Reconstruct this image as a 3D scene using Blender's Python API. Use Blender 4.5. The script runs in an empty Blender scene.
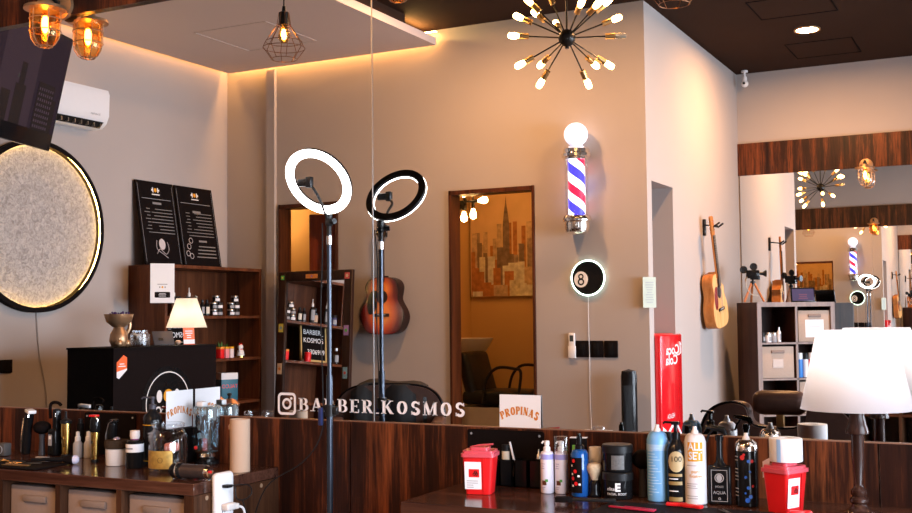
import bpy, bmesh, math, random
from mathutils import Vector, Matrix
random.seed(7)
PI = math.pi
S = bpy.context.scene
C = S.collection

# ------------------------------------------------------------------ camera
cam = bpy.data.objects.new('camera', bpy.data.cameras.new('camera'))
C.objects.link(cam)
yaw, pitch, roll = math.radians(-27.32), math.radians(3.10), math.radians(-.565)
fw = Vector((math.sin(yaw)*math.cos(pitch), math.cos(yaw)*math.cos(pitch), math.sin(pitch)))
rt = Vector((math.cos(yaw), -math.sin(yaw), 0)); up = rt.cross(fw)
r2 = math.cos(roll)*rt + math.sin(roll)*up; u2 = -math.sin(roll)*rt + math.cos(roll)*up
cam.matrix_world = Matrix(((r2.x, u2.x, -fw.x, 0), (r2.y, u2.y, -fw.y, -3.4), (r2.z, u2.z, -fw.z, 1.2), (0, 0, 0, 1)))
cam.data.sensor_width = 36; cam.data.lens = 36*1109/912; cam.data.clip_start = .05
S.camera = cam

# ------------------------------------------------------------------ world, daylight, exposure
w = bpy.data.worlds.new('sky'); S.world = w; w.use_nodes = True
w.node_tree.nodes['Background'].inputs[0].default_value = (.72, .80, 1, 1)
w.node_tree.nodes['Background'].inputs[1].default_value = 1.0
def area(name, loc, rot, sx, sy, power, col, spread=PI):
    l = bpy.data.lights.new(name, 'AREA'); l.shape = 'RECTANGLE'; l.size = sx; l.size_y = sy
    l.energy = power; l.color = col; l.spread = spread
    o = bpy.data.objects.new(name, l); o.location = loc; o.rotation_euler = rot; C.objects.link(o); return o
def point(name, loc, power, col, r=.03, parent=None):
    l = bpy.data.lights.new(name, 'POINT'); l.energy = power; l.color = col; l.shadow_soft_size = r
    o = bpy.data.objects.new(name, l); o.location = loc; C.objects.link(o); o.parent = parent; return o
# daylight through the shop front, on the right of the room
area('daylight_through_shop_front', (3.25, -3.1, 1.30), (0, PI/2-math.radians(14), 0), 2.2, 5.0, 345, (.76, .86, 1.0), math.radians(125))
WARM = (1.0, .47, .13)
# LED strips in the gap between the lowered ceiling panel and the walls
area('cove_light', (-5.15, -4.28, 3.468), (0, 0, 0), 2.05, .04, 13, WARM)
area('cove_light', (-6.21, -2.6, 3.468), (0, 0, 0), .04, 3.3, 10, WARM)
area('cove_light', (-4.22, -4.02, 3.425), (0, math.radians(-125), 0),   .03, .36, 3, (1.0, .62, .2))
S.view_settings.view_transform = 'Standard'; S.view_settings.look = 'None'
S.view_settings.gamma = 1; S.view_settings.use_curve_mapping = False
S.view_settings.exposure = 0.5
S.cycles.max_bounces = 14; S.cycles.glossy_bounces = 8; S.cycles.diffuse_bounces = 4
S.cycles.transmission_bounces = 8; S.cycles.transparent_max_bounces = 12
S.cycles.caustics_reflective = False; S.cycles.caustics_refractive = False
S.cycles.sample_clamp_indirect = 6

# ------------------------------------------------------------------ materials
MATS = {}
def srgb(r, g, b):
    f = lambda c: (c/255/12.92) if c/255 <= .04045 else ((c/255+.055)/1.055)**2.4
    return (f(r), f(g), f(b))
def mat(name, col=(.5, .5, .5), rough=.5, metal=0, emit=None, es=0, trans=0, ior=1.45, alpha=1, vary=.06, scale=30, bump=0, coat=0):
    if name in MATS: return MATS[name]
    m = bpy.data.materials.new(name); m.use_nodes = True; nt = m.node_tree; b = nt.nodes['Principled BSDF']
    if max(col) < .1 and not metal: b.inputs['Specular IOR Level'].default_value = .22 if rough < .6 else .05
    b.inputs['Base Color'].default_value = (*col, 1); b.inputs['Roughness'].default_value = rough
    b.inputs['Metallic'].default_value = metal; b.inputs['Transmission Weight'].default_value = trans
    b.inputs['IOR'].default_value = ior; b.inputs['Alpha'].default_value = alpha
    b.inputs['Coat Weight'].default_value = coat
    if emit: b.inputs['Emission Color'].default_value = (*emit, 1); b.inputs['Emission Strength'].default_value = es
    if vary:
        tc = nt.nodes.new('ShaderNodeTexCoord'); n = nt.nodes.new('ShaderNodeTexNoise'); n.inputs['Scale'].default_value = scale
        nt.links.new(tc.outputs['Object'], n.inputs['Vector'])
        mx = nt.nodes.new('ShaderNodeMix'); mx.data_type = 'RGBA'
        mx.inputs[6].default_value = (*[c*(1-vary) for c in col], 1); mx.inputs[7].default_value = (*[min(1, c*(1+vary)) for c in col], 1)
        nt.links.new(n.outputs[0], mx.inputs[0]); nt.links.new(mx.outputs[2], b.inputs['Base Color'])
        if bump:
            bp = nt.nodes.new('ShaderNodeBump'); bp.inputs['Strength'].default_value = bump; bp.inputs['Distance'].default_value = .003
            nt.links.new(n.outputs[0], bp.inputs['Height']); nt.links.new(bp.outputs[0], b.inputs['Normal'])
    MATS[name] = m; return m
def wood(name, dark, mid, light, axis='z', rough=.35, sc=1.0, bands=True):
    if name in MATS: return MATS[name]
    m = bpy.data.materials.new(name); m.use_nodes = True; nt = m.node_tree; b = nt.nodes['Principled BSDF']; L = nt.links.new
    tc = nt.nodes.new('ShaderNodeTexCoord'); mp = nt.nodes.new('ShaderNodeMapping'); L(tc.outputs['Object'], mp.inputs[0])
    s = {'x': (.5, 9, 9), 'y': (9, .5, 9), 'z': (9, 9, .5)}[axis]
    mp.inputs['Scale'].default_value = tuple(c*sc for c in s)
    n1 = nt.nodes.new('ShaderNodeTexNoise'); n1.inputs['Scale'].default_value = 1.1; n1.inputs['Detail'].default_value = 3; n1.inputs['Distortion'].default_value = .6
    n2 = nt.nodes.new('ShaderNodeTexNoise'); n2.inputs['Scale'].default_value = 9; n2.inputs['Detail'].default_value = 6; n2.inputs['Roughness'].default_value = .7
    L(mp.outputs[0], n1.inputs['Vector']); L(mp.outputs[0], n2.inputs['Vector'])
    ad = nt.nodes.new('ShaderNodeMath'); ad.operation = 'MULTIPLY_ADD'; ad.inputs[1].default_value = .45
    L(n2.outputs[0], ad.inputs[0]); 
    ml = nt.nodes.new('ShaderNodeMath'); ml.operation = 'MULTIPLY'; ml.inputs[1].default_value = .62; L(n1.outputs[0], ml.inputs[0]); L(ml.outputs[0], ad.inputs[2])
    cr = nt.nodes.new('ShaderNodeValToRGB'); e = cr.color_ramp.elements
    e[0].position = .36; e[0].color = (*dark, 1); e[1].position = .70; e[1].color = (*light, 1)
    x = e.new(.52); x.color = (*mid, 1)
    L(ad.outputs[0], cr.inputs[0]); L(cr.outputs[0], b.inputs['Base Color']); b.inputs['Roughness'].default_value = rough; b.inputs['Specular IOR Level'].default_value = .5 if rough < .2 else .22
    MATS[name] = m; return m
WALNUT = (srgb(20, 9, 8), srgb(48, 23, 15), srgb(128, 68, 37))
M_panel = wood('walnut_panel', *WALNUT, 'z', .38, 1.35)
M_top = wood('walnut_counter_top', srgb(46, 27, 22), srgb(72, 44, 34), srgb(100, 66, 52), 'x', .16, 1.2)
M_side = wood('walnut_side_grain', srgb(40, 23, 15), srgb(66, 41, 27), srgb(92, 60, 40), 'z', .4, 1.6)
M_edge = wood('walnut_edge_grain', srgb(45, 24, 18), srgb(70, 40, 27), srgb(92, 55, 36), 'x', .3, 2)
M_shelfwood = wood('shelf_walnut', srgb(60, 30, 18), srgb(88, 48, 28), srgb(115, 66, 40), 'z', .4, 1.4)
M_greywood = wood('grey_brown_edging', srgb(110, 95, 90), srgb(128, 110, 103), srgb(145, 126, 118), 'z', .4, 2)
M_darkwood = wood('dark_walnut_side', srgb(36, 20, 16), srgb(58, 34, 26), srgb(78, 48, 36), 'z', .4, 1.4)
M_doorwood = wood('red_brown_door', srgb(80, 30, 10), srgb(110, 45, 18), srgb(140, 62, 25), 'z', .35, 1.2)
M_frame = wood('door_frame_brown', srgb(42, 22, 14), srgb(70, 36, 20), srgb(96, 52, 28), 'z', .4, 2)
M_turned = wood('turned_lamp_wood', srgb(32, 18, 15), srgb(50, 30, 24), srgb(74, 48, 39), 'z', .25, 3)
M_spruce = wood('honey_spruce', srgb(205, 150, 90), srgb(222, 172, 112), srgb(236, 190, 130), 'z', .25, 3)
M_honeyside = wood('honey_guitar_side', srgb(150, 90, 40), srgb(175, 110, 55), srgb(195, 130, 70), 'z', .25, 3)
M_wall = mat('painted_plaster', (.40, .355, .335), .85, vary=.025, scale=3, bump=.05)
M_ceil = mat('dark_brown_ceiling', (.040, .021, .014), .9, vary=.15, scale=2)
M_soffit = mat('pale_ceiling_panel', (.62, .49, .43), .85, vary=.02, scale=2)
M_floor = mat('brown_floor_tile', (.22, .16, .125), .35, vary=.1, scale=4)
M_ochre = mat('ochre_plaster', (.62, .40, .17), .8, vary=.05, scale=3)
M_black = mat('black_plastic', (.012, .012, .013), .35, vary=.2)
M_blackm = mat('matte_black', (.007, .005, .005), .7, vary=.2)
M_blackg = mat('gloss_black', (.008, .008, .009), .12, vary=.2)
M_blackmetal = mat('black_metal', (.02, .018, .016), .35, .6, vary=.2)
M_white = mat('white_plastic', (.78, .78, .80), .35, vary=.02)
M_paper = mat('white_paper', (.80, .80, .83), .7, vary=.02)
M_chrome = mat('chrome', (.85, .82, .78), .12, 1, vary=.02)
M_steel = mat('brushed_steel', (.55, .54, .53), .3, 1, vary=.08)
M_gold = mat('polished_gold', (.75, .50, .14), .25, 1, vary=.05)
M_brass = mat('aged_brass', (.42, .26, .11), .35, .9, vary=.1)
M_bronze = mat('bronze', (.40, .24, .13), .38, .7, vary=.2, scale=12)
M_red = mat('red_plastic', (.72, .012, .015), .35, vary=.03)
M_redlid = mat('clear_red_lid', (.62, .08, .11), .3, vary=.05)
M_blue = mat('light_blue_label', (.16, .38, .70), .35, vary=.05)
M_tan = mat('tan_cardboard', (.50, .34, .24), .8, vary=.06, scale=14, bump=.2)
M_fabricbin_dim = mat('beige_bin_cloth_dim', (.30, .235, .21), .9, vary=.08, scale=60, bump=.3)  # counter bins: their shade is mixed into the cloth colour
M_leather = mat('dark_brown_leather', (.072, .038, .030), .34, vary=.2, scale=40, bump=.15)
M_glass = mat('clear_glass', (.96, .98, 1), .03, trans=1, ior=1.45, vary=0)
M_clearplastic = mat('clear_plastic', (.85, .9, .95), .12, trans=.9, ior=1.3, vary=0)
M_amber = mat('amber_glass', (1, .62, .25), .05, trans=1, ior=1.2, vary=0)
M_mirror = mat('silvered_glass', (.93, .93, .92), 0.0, 1, vary=0)
M_bulb = mat('warm_bulb', (1, .8, .5), .3, emit=(1, .54, .17), es=29, vary=0)
M_lampbulb = mat('soft_lamp_bulb', (1, .9, .8), .3, emit=(1, .82, .6), es=5, vary=0)
M_filament = mat('glowing_filament', (1, .7, .3), .3, emit=(1, .52, .12), es=40, vary=0)
M_offbulb = mat('unlit_clear_bulb', (.9, .75, .55), .05, trans=.7, vary=0)
M_rope = mat('grey_cord', (.35, .32, .30), .7)
M_label_grey = mat('faint_grey_print', (.30, .30, .32), .6)
M_yellow = mat('yellow_ink', (.72, .33, .01), .5, vary=.03)
M_orange = mat('orange_ink', (.80, .30, .05), .5, vary=.1)
M_orangered = mat('orange_red_card', (.85, .14, .03), .5, vary=.04)

# ------------------------------------------------------------------ mesh building
class MB:
    def __init__(s): s.v = []; s.f = []
    def add(s, vs, fs, M=None):
        o = len(s.v); s.v += [tuple(M @ Vector(p)) if M else tuple(p) for p in vs]; s.f += [tuple(i+o for i in f) for f in fs]; return s
    def box(s, c, d, M=None):
        x, y, z = c; a, b, e = d[0]/2, d[1]/2, d[2]/2
        vs = [(x-a, y-b, z-e), (x+a, y-b, z-e), (x+a, y+b, z-e), (x-a, y+b, z-e), (x-a, y-b, z+e), (x+a, y-b, z+e), (x+a, y+b, z+e), (x-a, y+b, z+e)]
        return s.add(vs, [(0, 3, 2, 1), (4, 5, 6, 7), (0, 1, 5, 4), (1, 2, 6, 5), (2, 3, 7, 6), (3, 0, 4, 7)], M)
    def span(s, x0, x1, y0, y1, z0, z1, M=None):
        return s.box(((x0+x1)/2, (y0+y1)/2, (z0+z1)/2), (abs(x1-x0), abs(y1-y0), abs(z1-z0)), M)
    def rbox(s, c, d, r=.01, n=2, M=None):
        bm = bmesh.new(); bmesh.ops.create_cube(bm, size=1)
        for v in bm.verts: v.co = Vector((v.co.x*d[0], v.co.y*d[1], v.co.z*d[2])) + Vector(c)
        bmesh.ops.bevel(bm, geom=bm.edges[:], offset=min(r, min(d)*.49), segments=n, profile=.5, affect='EDGES')
        bm.verts.index_update()
        s.add([v.co.copy() for v in bm.verts], [tuple(v.index for v in f.verts) for f in bm.faces], M); bm.free(); return s
    def lathe(s, prof, c=(0, 0, 0), n=24, M=None, sx=1, sy=1):
        vs = []; fs = []; rings = []
        for r, z in prof:
            if r <= 1e-6: rings.append([len(vs)]); vs.append((c[0], c[1], c[2]+z))
            else:
                rings.append(list(range(len(vs), len(vs)+n)))
                vs += [(c[0]+sx*r*math.cos(2*PI*k/n), c[1]+sy*r*math.sin(2*PI*k/n), c[2]+z) for k in range(n)]
        for a, b in zip(rings, rings[1:]):
            for k in range(n):
                k2 = (k+1) % n
                if len(a) == 1 and len(b) == 1: continue
                if len(a) == 1: fs.append((a[0], b[k2], b[k]))
                elif len(b) == 1: fs.append((a[k], a[k2], b[0]))
                else: fs.append((a[k], a[k2], b[k2], b[k]))
        return s.add(vs, fs, M)
    def cyl(s, r, z0, z1, c=(0, 0, 0), n=24, M=None, r1=None):
        r1 = r if r1 is None else r1
        return s.lathe([(0, z0), (r, z0), (r1, z1), (0, z1)], c, n, M)
    def ball(s, r, c=(0, 0, 0), n=16, M=None, sz=1, sx=1, sy=1):
        return s.lathe([(r*math.sin(PI*k/10), -r*sz*math.cos(PI*k/10)) for k in range(11)], c, n, M, sx, sy)
    def tube(s, pts, r, n=8, closed=False, M=None, smooth=0):
        P = [Vector(p) for p in pts]
        if smooth: P = catmull(P, smooth, closed)
        N = len(P); rr = r if isinstance(r, (list, tuple)) else [r]*N
        t0 = (P[1]-P[0]).normalized(); ref = Vector((0, 0, 1)) if abs(t0.z) < .9 else Vector((1, 0, 0))
        nx = t0.cross(ref).normalized(); vs = []; fs = []
        for i in range(N):
            a = P[i-1] if (i or closed) else P[0]; b = P[(i+1) % N] if (i < N-1 or closed) else P[-1]
            t = (b-a).normalized(); nx = (nx-t*nx.dot(t)).normalized(); ny = t.cross(nx)
            for k in range(n):
                q = 2*PI*k/n; vs.append(P[i]+(nx*math.cos(q)+ny*math.sin(q))*rr[i])
        for i in range(N if closed else N-1):
            for k in range(n):
                k2 = (k+1) % n; j = (i+1) % N
                fs.append((i*n+k, i*n+k2, j*n+k2, j*n+k))
        if not closed: fs.append(tuple(range(n-1, -1, -1))); fs.append(tuple((N-1)*n+k for k in range(n)))
        return s.add(vs, fs, M)
    def prism(s, pts, h0, h1, M=None, taper=1):
        n = len(pts); vs = [(x, y, h0) for x, y in pts]+[(x*taper, y*taper, h1) for x, y in pts]
        fs = [tuple(range(n-1, -1, -1)), tuple(range(n, 2*n))]+[(k, (k+1) % n, n+(k+1) % n, n+k) for k in range(n)]
        return s.add(vs, fs, M)
    def torus(s, R, r, c=(0, 0, 0), n=40, m=8, M=None, sz=1):
        vs = []; fs = []
        for i in range(n):
            a = 2*PI*i/n
            for j in range(m):
                b = 2*PI*j/m; q = R+r*math.cos(b); vs.append((c[0]+q*math.cos(a), c[1]+q*math.sin(a), c[2]+r*sz*math.sin(b)))
        for i in range(n):
            for j in range(m):
                fs.append((i*m+j, ((i+1) % n)*m+j, ((i+1) % n)*m+(j+1) % m, i*m+(j+1) % m))
        return s.add(vs, fs, M)
def catmull(P, k, closed=False):
    out = []; N = len(P)
    for i in range(N if closed else N-1):
        g = (lambda j: P[j % N]) if closed else (lambda j: P[max(0, min(N-1, j))])
        a, b, c, d = g(i-1), g(i), g(i+1), g(i+2)
        for q in range(k):
            t = q/k; out.append(.5*((2*b)+(c-a)*t+(2*a-5*b+4*c-d)*t*t+(3*b-a-3*c+d)*t**3))
    if not closed: out.append(P[-1])
    return out
def frame(o, u, v):                      # matrix whose x runs along u, y along v, z out of the face
    u = Vector(u).normalized(); v = Vector(v).normalized(); n = u.cross(v)
    return Matrix(((u.x, v.x, n.x, o[0]), (u.y, v.y, n.y, o[1]), (u.z, v.z, n.z, o[2]), (0, 0, 0, 1)))
def RZ(a, t=(0, 0, 0)): return Matrix.Translation(t) @ Matrix.Rotation(a, 4, 'Z')
def RX(a, t=(0, 0, 0)): return Matrix.Translation(t) @ Matrix.Rotation(a, 4, 'X')
def RY(a, t=(0, 0, 0)): return Matrix.Translation(t) @ Matrix.Rotation(a, 4, 'Y')
def aim(p, d):                            # matrix whose z axis points along d
    d = Vector(d).normalized(); q = Vector((0, 0, 1)).rotation_difference(d)
    return Matrix.Translation(p) @ q.to_matrix().to_4x4()
def obj(name, mb, m, parent=None, smooth=True, label=None, loc=None):
    me = bpy.data.meshes.new(name); me.from_pydata([tuple(v) for v in mb.v], [], mb.f); me.validate(); 
    bm = bmesh.new(); bm.from_mesh(me); bmesh.ops.recalc_face_normals(bm, faces=bm.faces[:]); bm.to_mesh(me); bm.free()
    me.materials.append(m); o = bpy.data.objects.new(name, me); C.objects.link(o)
    if smooth:
        me.shade_smooth(); me.set_sharp_from_angle(angle=math.radians(38))
    if parent: o.parent = parent
    if label: o['label'] = label
    if loc: o.location = loc
    return o
def thing(name, label, cat, loc=(0, 0, 0), rz=0, group=None):
    o = bpy.data.objects.new(name, None); C.objects.link(o); o.location = loc; o.rotation_euler = (0, 0, rz)
    o.empty_display_size = .1; o['label'] = label; o['category'] = cat
    if group: o['group'] = group
    return o
def tag(o, label, cat, group=None):
    o['label'] = label; o['category'] = cat
    if group: o['group'] = group
    return o
def struct(name, mb, m, parent=None, smooth=False):
    o = obj(name, mb, m, parent, smooth)
    if not parent: o['kind'] = 'structure'
    return o
def dup(root, loc, rz, label, group=None):
    def cp(o, par):
        c = o.copy(); C.objects.link(c); c.parent = par
        for ch in [q for q in bpy.data.objects if q.parent == o and q != c]: cp(ch, c)
        return c
    c = cp(root, None); c.location = loc; c.rotation_euler = (0, 0, rz); c['label'] = label
    if group: c['group'] = group
    return c
def text_mb(s, size, M, depth=.0006, mb=None, align='CENTER', sx=1, bold=0):
    cu = bpy.data.curves.new('lettering', 'FONT'); cu.body = s; cu.size = size; cu.align_x = align; cu.align_y = 'CENTER'
    cu.offset = bold; cu.resolution_u = 3
    o = bpy.data.objects.new('lettering', cu); C.objects.link(o); bpy.context.view_layer.update()
    me = bpy.data.meshes.new_from_object(o.evaluated_get(bpy.context.evaluated_depsgraph_get()))
    mb = mb or MB(); n = len(me.vertices)
    vs = [(v.co.x*sx, v.co.y, 0) for v in me.vertices]
    mb.add(vs, [tuple(p.vertices) for p in me.polygons], M @ Matrix.Translation((0, 0, depth)))
    C.objects.unlink(o); bpy.data.objects.remove(o); bpy.data.meshes.remove(me); bpy.data.curves.remove(cu)
    return mb
# slab-serif capitals drawn as strokes, one unit high: (kind, ...) lines, arcs
def glyph(ch):
    T, t = .19, .075; L = []
    ln = lambda x0, y0, x1, y1, w: L.append(('l', x0, y0, x1, y1, w))
    ar = lambda cx, cy, rx, ry, a0, a1, w0, w1: L.append(('a', cx, cy, rx, ry, a0, a1, w0, w1))
    sf = lambda x, y, h=.17: ln(x-h, y, x+h, y, .06)
    W = .7
    if ch == 'B': ln(.16, 0, .16, 1, T); sf(.14, .03); sf(.14, .97); ln(.14, .97, .4, .97, .07); ln(.14, .52, .42, .52, .07); ln(.14, .03, .42, .03, .07); ar(.38, .745, .2, .225, -90, 90, .07, T); ar(.4, .275, .24, .245, -90, 90, .07, T); W = .72
    elif ch == 'A': ln(.12, 0, .38, 1, t); ln(.40, 1, .66, 0, T); ln(.2, .32, .56, .32, .07); sf(.12, .03); sf(.66, .03); W = .82
    elif ch == 'R': ln(.16, 0, .16, 1, T); sf(.14, .03); sf(.14, .97); ln(.14, .97, .4, .97, .07); ln(.14, .5, .4, .5, .07); ar(.38, .735, .22, .235, -90, 90, .07, T); ln(.36, .5, .62, .03, T*.9); sf(.66, .03, .1); W = .78
    elif ch == 'E': ln(.16, 0, .16, 1, T); sf(.14, .03); sf(.14, .97); ln(.14, .97, .58, .97, .07); ln(.14, .5, .46, .5, .07); ln(.14, .03, .6, .03, .07); ln(.57, .97, .57, .76, .06); ln(.59, .03, .59, .26, .06); ln(.46, .4, .46, .6, .05); W = .68
    elif ch == 'K': ln(.16, 0, .16, 1, T); sf(.14, .03); sf(.14, .97); ln(.2, .42, .62, .97, t); ln(.34, .6, .66, .03, T); sf(.64, .97, .13); sf(.68, .03, .13); W = .84
    elif ch == 'O': ar(.38, .5, .3, .47, 0, 360, T, t); W = .78
    elif ch == 'S': ar(.33, .735, .23, .235, 20, 270, t, T); ar(.33, .265, .25, .235, -160, 90, T, T); ln(.56, .98, .56, .74, .06); ln(.08, .02, .08, .28, .06); W = .66
    elif ch == 'M': ln(.12, 0, .12, 1, t); ln(.14, 1, .44, .05, T); ln(.44, .05, .74, 1, t); ln(.78, 0, .78, 1, T); sf(.12, .03, .13); sf(.78, .03, .15); sf(.12, .97, .1); sf(.8, .97, .12); W = .96
    elif ch == 'P': ln(.16, 0, .16, 1, T); sf(.14, .03); sf(.14, .97); ln(.14, .97, .4, .97, .07); ln(.14, .46, .4, .46, .07); ar(.38, .715, .22, .255, -90, 90, .07, T); W = .68
    elif ch == 'I': ln(.16, 0, .16, 1, T); sf(.16, .03); sf(.16, .97); W = .36
    elif ch == 'N': ln(.12, 0, .12, 1, t); ln(.14, .97, .62, .03, T); ln(.64, 0, .64, 1, t); sf(.12, .03, .12); sf(.64, .97, .12); sf(.12, .97, .1); W = .78
    elif ch == '_': ln(0, .03, .2, .03, .07); W = .24
    return L, W
def serif_mb(word, h, M, spacing=.12, arch=0, mb=None, fixed=None, bold=1):
    mb = mb or MB(); G = [glyph(c) for c in word]
    tot = sum(g[1] for g in G)+spacing*(len(G)-1); k = (fixed/(tot*h)) if fixed else 1; x = -tot/2
    for L, W in G:
        xc = x+W/2
        A = Matrix.Rotation(-xc*arch, 4, 'Z') if arch else Matrix.Identity(4)
        def P(px, py):
            q = Vector((px-W/2, py, 0)); q = A @ q
            return (M @ Vector(((xc+q.x)*h*k, (q.y-(xc*xc)*arch*.5)*h, .0005)))
        for st in L:
            if st[0] == 'l':
                _, a, b, c, d, wd = st; v = Vector((c-a, d-b)); nrm = Vector((-v.y, v.x)).normalized()*wd*bold/2
                mb.add([P(a+nrm.x, b+nrm.y), P(a-nrm.x, b-nrm.y), P(c-nrm.x, d-nrm.y), P(c+nrm.x, d+nrm.y)], [(0, 1, 2, 3)])
            else:
                _, cx, cy, rx, ry, a0, a1, w0, w1 = st; N = 16; vs = []
                full = (a1-a0) >= 359
                for i in range(N+1):
                    q = math.radians(a0+(a1-a0)*i/N)
                    ww = (w0*abs(math.cos(q))+w1*abs(math.sin(q))) if full else (w0+(w1-w0)*math.sin(PI*i/N))
                    ww *= bold
                    for sg in (1, -1): vs.append(P(cx+(rx-.05+sg*ww/2)*math.cos(q), cy+(ry-.03+sg*ww/2)*math.sin(q)))
                mb.add(vs, [(2*i, 2*i+1, 2*i+3, 2*i+2) for i in range(N)])
        x += W+spacing
    return mb
def bars(M, w, h, rows, fill=.8, thick=.35, mb=None, align='L', seed=1):   # illegible small print as thin lines
    mb = mb or MB(); rn = random.Random(seed)
    for i in range(rows):
        y = h/2-(i+.5)*h/rows; ww = w*fill*(.55+.45*rn.random()); x0 = -w/2 if align == 'L' else -ww/2
        mb.add([(x0, y-h/rows*thick/2, .0006), (x0+ww, y-h/rows*thick/2, .0006), (x0+ww, y+h/rows*thick/2, .0006), (x0, y+h/rows*thick/2, .0006)], [(0, 1, 2, 3)], M)
    return mb
def wtext(s, size, r, z, ang, sx=1, bold=0, mb=None, off=.0012):
    q = text_mb(s, size, Matrix.Identity(4), 0, None, 'CENTER', sx, bold); mb = mb or MB(); a0 = math.radians(ang)
    return mb.add([((r+off)*math.cos(a0+p[0]/r), (r+off)*math.sin(a0+p[0]/r), z+p[1]) for p in q.v], q.f)
def quad(M, w, h, z=.0004, mb=None, cx=0, cy=0):
    mb = mb or MB(); return mb.add([(cx-w/2, cy-h/2, z), (cx+w/2, cy-h/2, z), (cx+w/2, cy+h/2, z), (cx-w/2, cy+h/2, z)], [(0, 1, 2, 3)], M)
def wrap(r, z0, z1, a0, a1, n=12, c=(0, 0), mb=None, off=.0006):   # a label wrapped round a cylinder
    mb = mb or MB(); vs = []
    for i in range(n+1):
        a = math.radians(a0+(a1-a0)*i/n); x = c[0]+(r+off)*math.cos(a); y = c[1]+(r+off)*math.sin(a); vs += [(x, y, z0), (x, y, z1)]
    return mb.add(vs, [(2*i, 2*i+2, 2*i+3, 2*i+1) for i in range(n)])
FACE_M1 = ((1, 0, 0), (0, 0, 1))       # on a face looking towards -y (read by someone looking towards +y)
FACE_BACK = ((-1, 0, 0), (0, 0, 1))    # on a face looking towards +y
FACE_RIGHT = ((0, 1, 0), (0, 0, 1))    # on a face looking towards +x

# ------------------------------------------------------------------ the room
ZC = 3.49
struct('floor', MB().span(-6.4, 3.2, -7.5, .15, -.1, 0), M_floor)
struct('ceiling', MB().span(-6.4, 3.2, -7.5, .15, ZC, ZC+.12), M_ceil)
struct('wall_front', MB().span(-6.4, 3.2, .008, .15, 0, ZC), M_wall)
struct('wall_left', MB().span(-6.4, -6.25, -7.4, .008, 0, ZC), M_wall)
# back wall with its two doorways
b = MB()
for x0, x1, z0 in ((-6.25, -5.68, 0), (-5.68, -5.10, 2.155), (-5.10, -4.035, 0), (-4.035, -3.325, 2.175), (-3.325, -2.55, 0)):
    b.span(x0, x1, -4.44, -4.32, z0, ZC)
struct('wall_back', b, M_wall)
# partition running from the back wall to the far mirror, with the opening for the fridge
struct('wall_partition_near', MB().span(-2.55, -2.43, -4.43, -4.32, 0, ZC), M_wall); struct('wall_partition_lintel', MB().span(-2.55, -2.43, -4.97, -4.43, 2.18, ZC), M_wall); struct('wall_partition_far', MB().span(-2.55, -2.43, -7.2, -4.97, 0, ZC), M_wall)
b = MB(); b.span(-3.0, -2.95, -5.03, -4.44, 0, 2.24); b.span(-2.95, -2.55, -5.03, -4.97, 0, 2.24); b.span(-2.95, -2.55, -4.97, -4.44, 2.18, 2.24)
struct('wall_niche', b, M_wall)
struct('wall_far', MB().span(-2.55, 3.2, -7.35, -7.2, 0, ZC), M_wall)
# rooms behind the back wall, painted ochre
struct('wall_wash_room_back', MB().span(-6.25, -2.55, -6.3, -6.2, 0, ZC), M_ochre)
struct('wall_wash_room_left', MB().span(-4.88, -4.80, -6.2, -4.44, 0, ZC), M_ochre)
# shop front: wall_right with one wide glazed opening
b = MB(); b.span(3.0, 3.15, -7.2, -5.7, 0, ZC); b.span(3.0, 3.15, -.5, .01, 0, ZC); b.span(3.0, 3.15, -5.7, -.5, 2.4, ZC); b.span(3.0, 3.15, -5.7, -.5, 0, .15)
struct('wall_right', b, M_wall)
b = MB()
for y in (-5.67, -4.4, -3.1, -1.8, -.53): b.span(3.03, 3.1, y-.03, y+.03, .15, 2.4)
b.span(3.03, 3.1, -5.7, -.5, .15, .21); b.span(3.03, 3.1, -5.7, -.5, 2.34, 2.4)
wf = struct('window_1', b, M_blackmetal)
# pilaster between left shelf and doorway
struct('trim_1', MB().span(-5.80, -5.715, -4.32, -4.285, 0, ZC-.15), M_wall)
# lowered ceiling panel and the box above it
struct('trim_2', MB().span(-6.17, -4.105, -4.24, -.25, 3.346, 3.406), M_soffit)
struct('trim_3', MB().span(-6.10, -4.13, -3.79, -.25, 3.408, ZC), M_ceil)
# access hatches
def hatch(n, x0, x1, y0, y1, z, m, bar=.008):
    b = MB(); b.span(x0, x1, y0, y0+bar, z-.004, z); b.span(x0, x1, y1-bar, y1, z-.004, z); b.span(x0, x0+bar, y0, y1, z-.004, z); b.span(x1-bar, x1, y0, y1, z-.004, z)
    struct(n, b, m)
M_gap = mat('black_gap', (.006, .005, .005), .9, vary=.2)
hatch('trim_4', -1.79, -1.215, -5.30, -4.75, ZC, M_gap); hatch('trim_5', -1.79, -1.24, -6.80, -6.21, ZC, M_gap)
hatch('trim_6', -5.5, -4.84, -3.66, -3.0, 3.346, mat('pale_gap', (.55, .44, .38), .8), .006)
# wood bands over both mirrors, wainscot below
struct('trim_7', MB().span(-6.0, 2.6, -.022, .008, 2.495, 2.812), M_panel)
struct('trim_8', MB().span(-2.43, 2.6, -7.2, -7.17, 2.51, 2.815), M_panel)
M_ledge = wood('ledge', srgb(105, 70, 55), srgb(130, 92, 74), srgb(150, 108, 88), 'x', .4, 2)
b = MB(); b.span(-6.2, -3.974, -.012, .008, 0, .826); b.span(-3.97, -2.187, -.012, .008, 0, .826); b.span(-2.183, -.40, -.012, .008, 0, .826); b.span(-.396, 2.6, -.012, .008, 0, .826)
wp = struct('wainscot', b, M_panel); wp.name = 'trim_9'
struct('trim_10', MB().span(-6.2, 2.6, -.013, .008, .826, .829), M_ledge)
struct('trim_11', MB().span(-2.43, 2.6, -7.2, -7.18, 0, .828), M_panel)
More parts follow.
